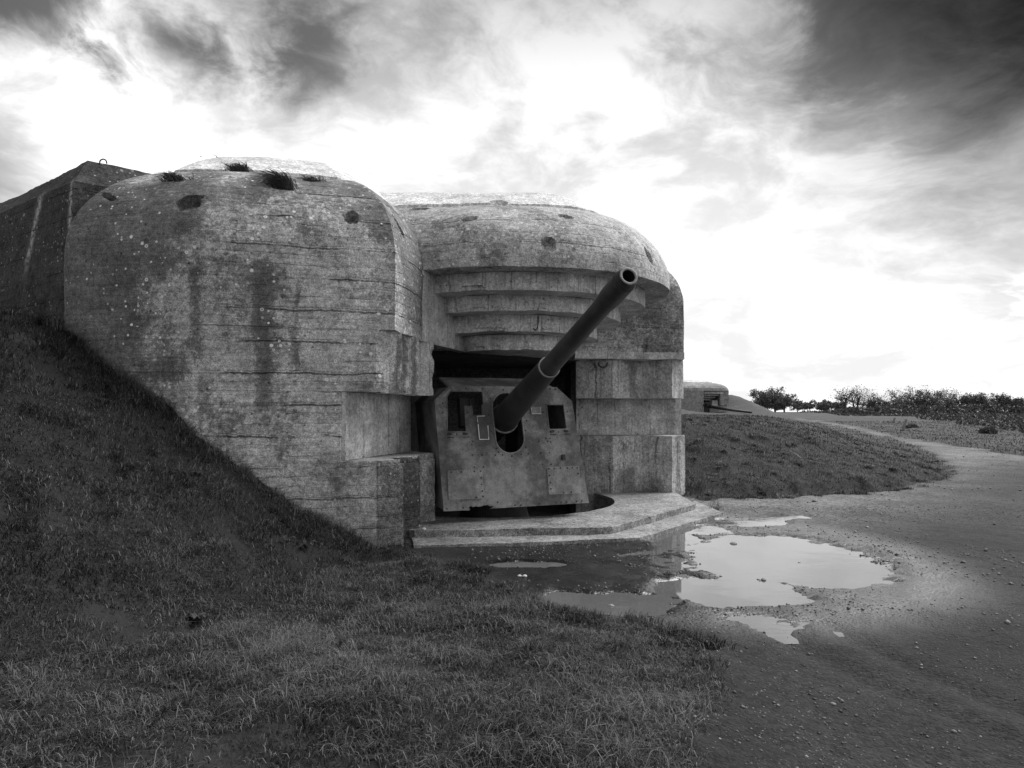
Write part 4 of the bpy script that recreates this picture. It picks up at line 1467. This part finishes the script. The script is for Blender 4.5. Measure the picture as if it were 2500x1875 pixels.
TUFTS = []
TUFTS = [((-3.30, 10.42, 5.22), 420, 0.42, 'big tuft of long dark grass blown sideways on the front edge of the pier roof', 0.07, 1),
         ((-4.845, 10.34, 5.32), 160, 0.22, 'thin dry tuft at the left end of the pier roof edge', 0.09, 2),
         ((-4.30, 11.36, 5.80), 200, 0.22, 'dense tuft growing in the broken pocket of the roof edge', 0.08, 3),
         ((-3.05, 10.92, 5.50), 130, 0.13, 'short pale tuft right of the big blown tuft on the roof', 0.10, 4)]
for (loc, n, L, lab, sp, sd_) in TUFTS:
    tuft(loc, n, L, lab, seed=sd_, spread=sp)

# ================================================================== the second casemate, far off
FB = empty('distant_casemate', (27.5, 104, 1.7), 'small distant concrete bunker on a grass rise, right of the big one', 'bunker')
fk = [((25.0, 100.2), (25.6, 102.6), (26, 104.5)), ((30.55, 100.6), (28.7, 102.8), (28.2, 104.5)), ((30.8, 110), (28.9, 108.5), (28.3, 107)), ((20.0, 110), (21.5, 108.5), (22, 107)), ((18.5, 103.8), (20.6, 105), (21.5, 105.8)), ((21.5, 100.0), (22.5, 102.6), (23, 104.5))]
K = fk
loft_dome('shoulder', K, 4.85, 5.0, 6.15, 6.5, M['far'], M['roof'], FB, 0.35, smooth_n=3, amp=0.02)
v, f = prism([(26.75, 100.0), (26.75, 104.0), (23, 109), (20, 109), (18.8, 103.8), (21.6, 100.0)], 1.0, 4.84, 0.4, 0.02)
part('left_pier', v, f, M['far'], FB)
v, f = prism([(30.5, 100.9), (30.7, 109), (27.5, 109), (29.4, 103.5), (29.3, 100.9)], 2.9, 4.84, 0.4, 0.02)
part('right_pier', v, f, M['far'], FB)
v, f = prism([(30.35, 101.2), (30.5, 109), (27.7, 109), (28.2, 102.3)], 1.0, 2.88, 0.4, 0.02)
part('right_jamb', v, f, M['clean'], FB)
for i in range(4):
    v, f = prism([(26.7, 100.7 + 0.7 * i), (29.9 - 0.45 * i, 100.9 + 0.7 * i), (29.6, 105), (26.7, 105)], 4.83 - 0.3 * (i + 1), 4.75 - 0.3 * i, 0.5, 0.0)
    part('eyebrow_step', v, f, M['clean'], FB)
v, f = prism([(26.6, 105), (29.8, 105), (29.8, 105.6), (26.6, 105.6)], 0.8, 4.8, 1.0, 0.0)
part('chamber_wall', v, f, M['inner'], FB)
v, f = prism([(28.3, 101.4), (29.1, 101.4), (29.1, 103), (28.3, 103)], 2.75, 3.6, 0.4, 0.01)
part('jamb_block', v, f, M['jamb'], FB)
FGN = empty('distant_gun', (27.6, 100.6, 1.6), 'dark gun with a lowered barrel at the foot of the distant bunker', 'gun')
v, f = tube([(27.4, 100.2, 2.75), (30.0, 97.6, 2.2), (32.0, 95.6, 1.9)], [0.24, 0.17, 0.15], 10)
part('barrel', v, f, M['barrel'], FGN, True)
v, f = join(box((27.0, 100.4, 2.2), 1.3, 0.1, 1.7, (0.8, 0.6, 0), (-0.6, 0.8, 0), (0.2, 0, 1)), box((27.3, 100.0, 3.0), 0.15, 0.9, 0.5, (0.9, -0.3, 0), (0.3, 0.9, 0)))
part('shield', v, f, M['rust'], FGN)
arc = [(27.15 + 0.5 * math.cos(q), 99.9, 2.7 + 0.55 * math.sin(q)) for q in np.linspace(0.2, 3.0, 8)]
v, f = tube(arc, 0.09, 6)
part('cradle', v, f, M['rust'], FGN)

# ================================================================== trees beyond the field
def tree_meshes(seed, h, spread, leaves, leaf, bare=False, mat='leaf'):
    r = np.random.default_rng(seed)
    tubes, tips = [], []
    nst = int(r.integers(1, 3)) if not bare else 3
    for s in range(nst):
        a0 = r.uniform(0, 6.28)
        top = np.array((math.cos(a0) * spread * 0.18, math.sin(a0) * spread * 0.18, h * 0.55))
        mid_ = top * 0.5 + r.normal(0, 0.03 * h, 3) * (1, 1, 0)
        tubes.append(tube([(0, 0, -0.4), mid_, top], [0.028 * h, 0.022 * h, 0.014 * h], 6))
        for b_ in range(int(r.integers(6, 10))):
            a = r.uniform(0, 6.28)
            st = top * r.uniform(0.18 if not bare else 0.4, 1)
            en = st + np.array((math.cos(a) * spread * r.uniform(0.25, 0.55), math.sin(a) * spread * r.uniform(0.25, 0.55), h * r.uniform(0.05, 0.42)))
            en[2] = min(en[2], h * 0.95)
            md = (st + en) / 2 + r.normal(0, 0.03 * h, 3)
            tubes.append(tube([st, md, en], [0.011 * h, 0.007 * h, 0.003 * h], 4, False))
            tips += [md, en]
            for c in range(3):
                e2 = md + (en - md) * r.uniform(0.2, 1) + r.normal(0, 0.09 * h, 3) + np.array((0, 0, 0.05 * h))
                tubes.append(tube([md, e2], [0.004 * h, 0.0015 * h], 3, False))
                tips.append(e2)
    tv, tf = join(*tubes)
    tips = np.array(tips)
    c = tips[r.integers(0, len(tips), leaves)] + r.normal(0, 0.055 * h, (leaves, 3)) * (1.2, 1.2, 0.9)
    c[:, 2] = np.clip(c[:, 2], h * 0.12, h * 1.02)
    n = leaves
    d1 = r.normal(0, 1, (n, 3))
    d1 /= np.linalg.norm(d1, axis=1)[:, None]
    d2 = np.cross(d1, r.normal(0, 1, (n, 3)))
    d2 /= np.linalg.norm(d2, axis=1)[:, None]
    s = leaf * r.uniform(0.5, 1.3, n)[:, None]
    v = np.stack([c - d1 * s, c + d2 * s * 0.6, c + d1 * s, c - d2 * s * 0.6], 1).reshape(-1, 3)
    f = np.arange(n * 4).reshape(-1, 4)
    tone = np.repeat(np.clip(0.4 + r.normal(0, 0.25, n), 0, 1), 4)
    return mesh('trunk', tv, tf, M['bark']), fast_mesh('crown', v, f, M[mat], {'tone': tone}, False, 4)


tm = {'round': [tree_meshes(s, 10, 7.5, 4200, 0.27) for s in (1, 2)],
      'sparse': [tree_meshes(s, 11, 7.0, 1100, 0.22, True) for s in (3, 4, 9)],
      'thick': [tree_meshes(s, 9, 8.0, 4200, 0.28) for s in (5, 6)],
      'pale': [tree_meshes(s, 9, 8.5, 1700, 0.5, False, 'haze_leaf') for s in (7, 8)]}


def tree(kind, i, u_, Y_, hpx, label, group=None, name='tree'):
    """u_ is the lateral tangent (x / y)"""
    tr_, cr_ = tm[kind][i % len(tm[kind])]
    x_ = u_ * Y_
    e = empty(name, (x_, Y_, tz(x_, Y_)), label, 'tree', group)
    s = hpx * 0.97 * Y_ / 1750 / 10
    e.scale = (s * 1.1, s * 1.1, s)
    e.rotation_euler = (0, 0, i * 1.7 + u_ * 9)
    obj('trunk', tr_, e)
    obj('crown', cr_, e)
    return e


TR = [
    ('round', 0, 1862, 190, 68, 'rounded leafy tree, leftmost of the lone clump on the skyline'),
    ('round', 1, 1892, 192, 64, 'second rounded tree of the lone clump, joined to the leftmost'),
    ('thick', 0, 1915, 188, 56, 'lower bushy tree at the right end of the lone clump'),
    ('round', 0, 1878, 196, 58, 'small tree standing behind the lone clump on the skyline'),
    ('sparse', 0, 2062, 210, 62, 'open spreading tree, first of the dark tree row on the left'),
    ('sparse', 1, 2090, 212, 68, 'tall open tree with bare limbs, tallest at the left of the row'),
    ('sparse', 2, 2128, 214, 60, 'thin bare tree between the open tree and the dark thicket'),
    ('thick', 1, 2140, 216, 48, 'dark bushy tree where the dense part of the row begins'),
    ('thick', 0, 2168, 220, 50, 'dark bushy tree under the gap in the row'),
    ('sparse', 0, 2200, 222, 68, 'feathery bare tree rising above the dark thicket'),
    ('sparse', 1, 2226, 226, 70, 'feathery bare tree, second above the dark thicket'),
    ('round', 1, 2252, 218, 66, 'tall rounded tree in the middle of the row'),
    ('thick', 1, 2216, 214, 48, 'low dark thicket tree below the feathery pair'),
    ('sparse', 2, 2284, 226, 70, 'bare tree just right of the tall rounded one'),
    ('sparse', 0, 2316, 226, 66, 'thin bare tree in the gap right of centre of the row'),
    ('thick', 0, 2296, 216, 48, 'dark low tree below the bare pair'),
    ('sparse', 1, 2346, 226, 66, 'bare tree before the solid right-hand mass'),
    ('thick', 1, 2336, 214, 52, 'dark rounded tree left of the solid right-hand mass'),
    ('round', 0, 2376, 220, 66, 'broad dark tree, high point of the right-hand mass'),
    ('thick', 0, 2410, 216, 62, 'broad dark tree right of the high point of the mass'),
    ('round', 1, 2440, 216, 58, 'dense dark tree near the right edge of the row'),
    ('thick', 1, 2472, 214, 58, 'dense dark tree, second from the right end of the row'),
    ('round', 0, 2502, 214, 60, 'dense dark tree at the right end of the row'),
]
for (kd, i, u_, Y_, hp, lab) in TR:
    tree(kd, i, (u_ - 1250) / 1750, Y_, hp, lab, 'trees along the far edge of the field')
for j, (u_, hp, lab) in enumerate(((1948, 38, 'pale far tree, leftmost of the hazy row'), (1975, 34, 'pale far tree, second of the hazy row'), (2003, 33, 'pale far tree in the middle of the hazy row'), (2026, 35, 'pale far tree, fourth of the hazy row'), (2050, 33, 'pale far tree, rightmost of the hazy row'), (1962, 26, 'low pale tree between the first two of the hazy row'), (2014, 26, 'low pale bush tree under the middle of the hazy row'))):
    tree('pale', j, (u_ - 1250) / 1750, 420, hp, lab, 'pale trees far off on the rise')

# scrub under the tree row
r_ = np.random.default_rng(77)
n = 15000
uu = r_.uniform(0.44, 0.76, n)
yy = r_.uniform(205, 226, n)
xx = uu * yy
hz = terrain(xx, yy)[0] + r_.uniform(0, 1, n) ** 1.6 * (2.6 + 1.6 * fbm(xy0(xx, yy, 0.12), 5, 2)) * np.clip((uu - 0.43) * 12, 0.15, 1)
d1 = r_.normal(0, 1, (n, 3))
d2 = r_.normal(0, 1, (n, 3))
s = 0.36
c = np.stack([xx, yy, hz], 1)
v = np.stack([c - d1 * s * .5, c + d2 * s * .4, c + d1 * s * .5, c - d2 * s * .4], 1).reshape(-1, 3)
tag(obj('hedge', fast_mesh('hedge', v, np.arange(n * 4).reshape(-1, 4), M['leaf'], {'tone': np.repeat(r_.uniform(0, 0.7, n), 4)}, False, 4)), 'dark scrub under the far tree row', 'hedge', kind='stuff')

# low rough crop in the field before the trees
n = 42000
yy = 44 + (190 - 44) * r_.uniform(0, 1, n) ** 1.7
uu = r_.uniform(0.36, 0.76, n)
xx = uu * yy
keep = xx > np.interp(yy, [44, 52, 70, 92, 150], [32, 34, 40, 52, 75]) + 4 * (fbm(xy0(xx, yy, 0.15), 8, 2) - .5)
xx, yy = xx[keep], yy[keep]
n = len(xx)
hz = terrain(xx, yy)[0] + r_.uniform(0.0, 0.35, n)
c = np.stack([xx, yy, hz], 1)
d1, d2 = r_.normal(0, 1, (n, 3)), r_.normal(0, 1, (n, 3))
s = (0.05 * np.clip(yy / 50, 1, 3.5))[:, None]
v = np.stack([c - d1 * s, c + d2 * s, c + d1 * s, c - d2 * s], 1).reshape(-1, 3)
tag(obj('field_crop', fast_mesh('field_crop', v, np.arange(n * 4).reshape(-1, 4), M['stub'], {'tone': np.repeat(r_.uniform(0, 1, n), 4)}, False, 4)), 'low rough leafy crop in the field', 'crop', kind='stuff')


# fence posts and bushes at the field edge
def post(u_, Y_, h, lx, label):
    x_ = u_ * Y_
    z_ = tz(x_, Y_)
    v, f = tube([(0, 0, -0.3), (lx * 0.5, 0, h * 0.5), (lx, 0, h)], [0.10, 0.095, 0.085], 7)
    o = tag(obj('fence_post', mesh('fence_post', rough(v, 0.01), f, M['wood'])), label, 'post', 'old fence posts at the edge of the field')
    o.location = (x_, Y_, z_)


post((2203 - 1250) / 1750, 48, 0.72, 0.26, 'leaning grey fence post, the taller and nearer of two')
post((2181 - 1250) / 1750, 58, 0.38, 0.12, 'short grey fence stump behind the taller leaning post')


def bush(u_, Y_, r0, label, seed):
    r = np.random.default_rng(seed)
    n = 700
    a = r.normal(0, 1, (n, 3))
    a /= np.linalg.norm(a, axis=1)[:, None]
    c = a * r.uniform(0.4, 1, n)[:, None] ** 0.5 * np.array((1.2, 1, 0.8)) * r0 * (0.7 + 0.6 * fbm(a * 1.7 + seed, 3, 2))[:, None]
    c[:, 2] = np.abs(c[:, 2])
    d1, d2 = r.normal(0, 1, (n, 3)), r.normal(0, 1, (n, 3))
    s = 0.06
    v = np.stack([c - d1 * s, c + d2 * s, c + d1 * s, c - d2 * s], 1).reshape(-1, 3)
    o = tag(obj('bush', fast_mesh('bush', v, np.arange(n * 4).reshape(-1, 4), M['leaf'], {'tone': np.repeat(r.uniform(0, .8, n), 4)}, False, 4)), label, 'bush')
    o.location = (u_ * Y_, Y_, tz(u_ * Y_, Y_))


bush((2227 - 1250) / 1750, 50, 0.36, 'dark low bush just right of the leaning fence post', 1)
bush((2412 - 1250) / 1750, 44, 0.42, 'dark bush at the right edge of the rough field', 2)

# birds above the left pier
for i, (a, b_, lab) in enumerate(((490, 382, 'tiny bird in flight over the bunker roof, left one of three'), (524, 379, 'tiny bird in flight over the roof, middle of three'), (530, 384, 'tiny bird in flight over the roof, right and lowest of three'))):
    v, f = join(tube([(-0.16, 0, 0), (0, 0, 0.01), (0.17, 0, 0.02)], [0.015, 0.045, 0.01], 6), ([(0, 0, 0.02), (-0.06, 0.02, 0.03), (0.05, 0.35, 0.14), (0.09, 0.02, 0.03), (0.05, -0.35, 0.12)], [(1, 0, 2), (0, 3, 2), (1, 4, 0), (0, 4, 3)]))
    if i == 0:
        bme = mesh('bird', v, f, M['bird'])
    o = tag(obj('bird', bme), lab, 'bird', 'birds over the bunker')
    o.location = ((a - 1250) / 1750 * 45, 45, 2 + (1005 - b_) / 1750 * 45)
    o.scale = (0.45, 0.45, 0.45)
    o.rotation_euler = (0.2, 0.1, 1.0 + i)
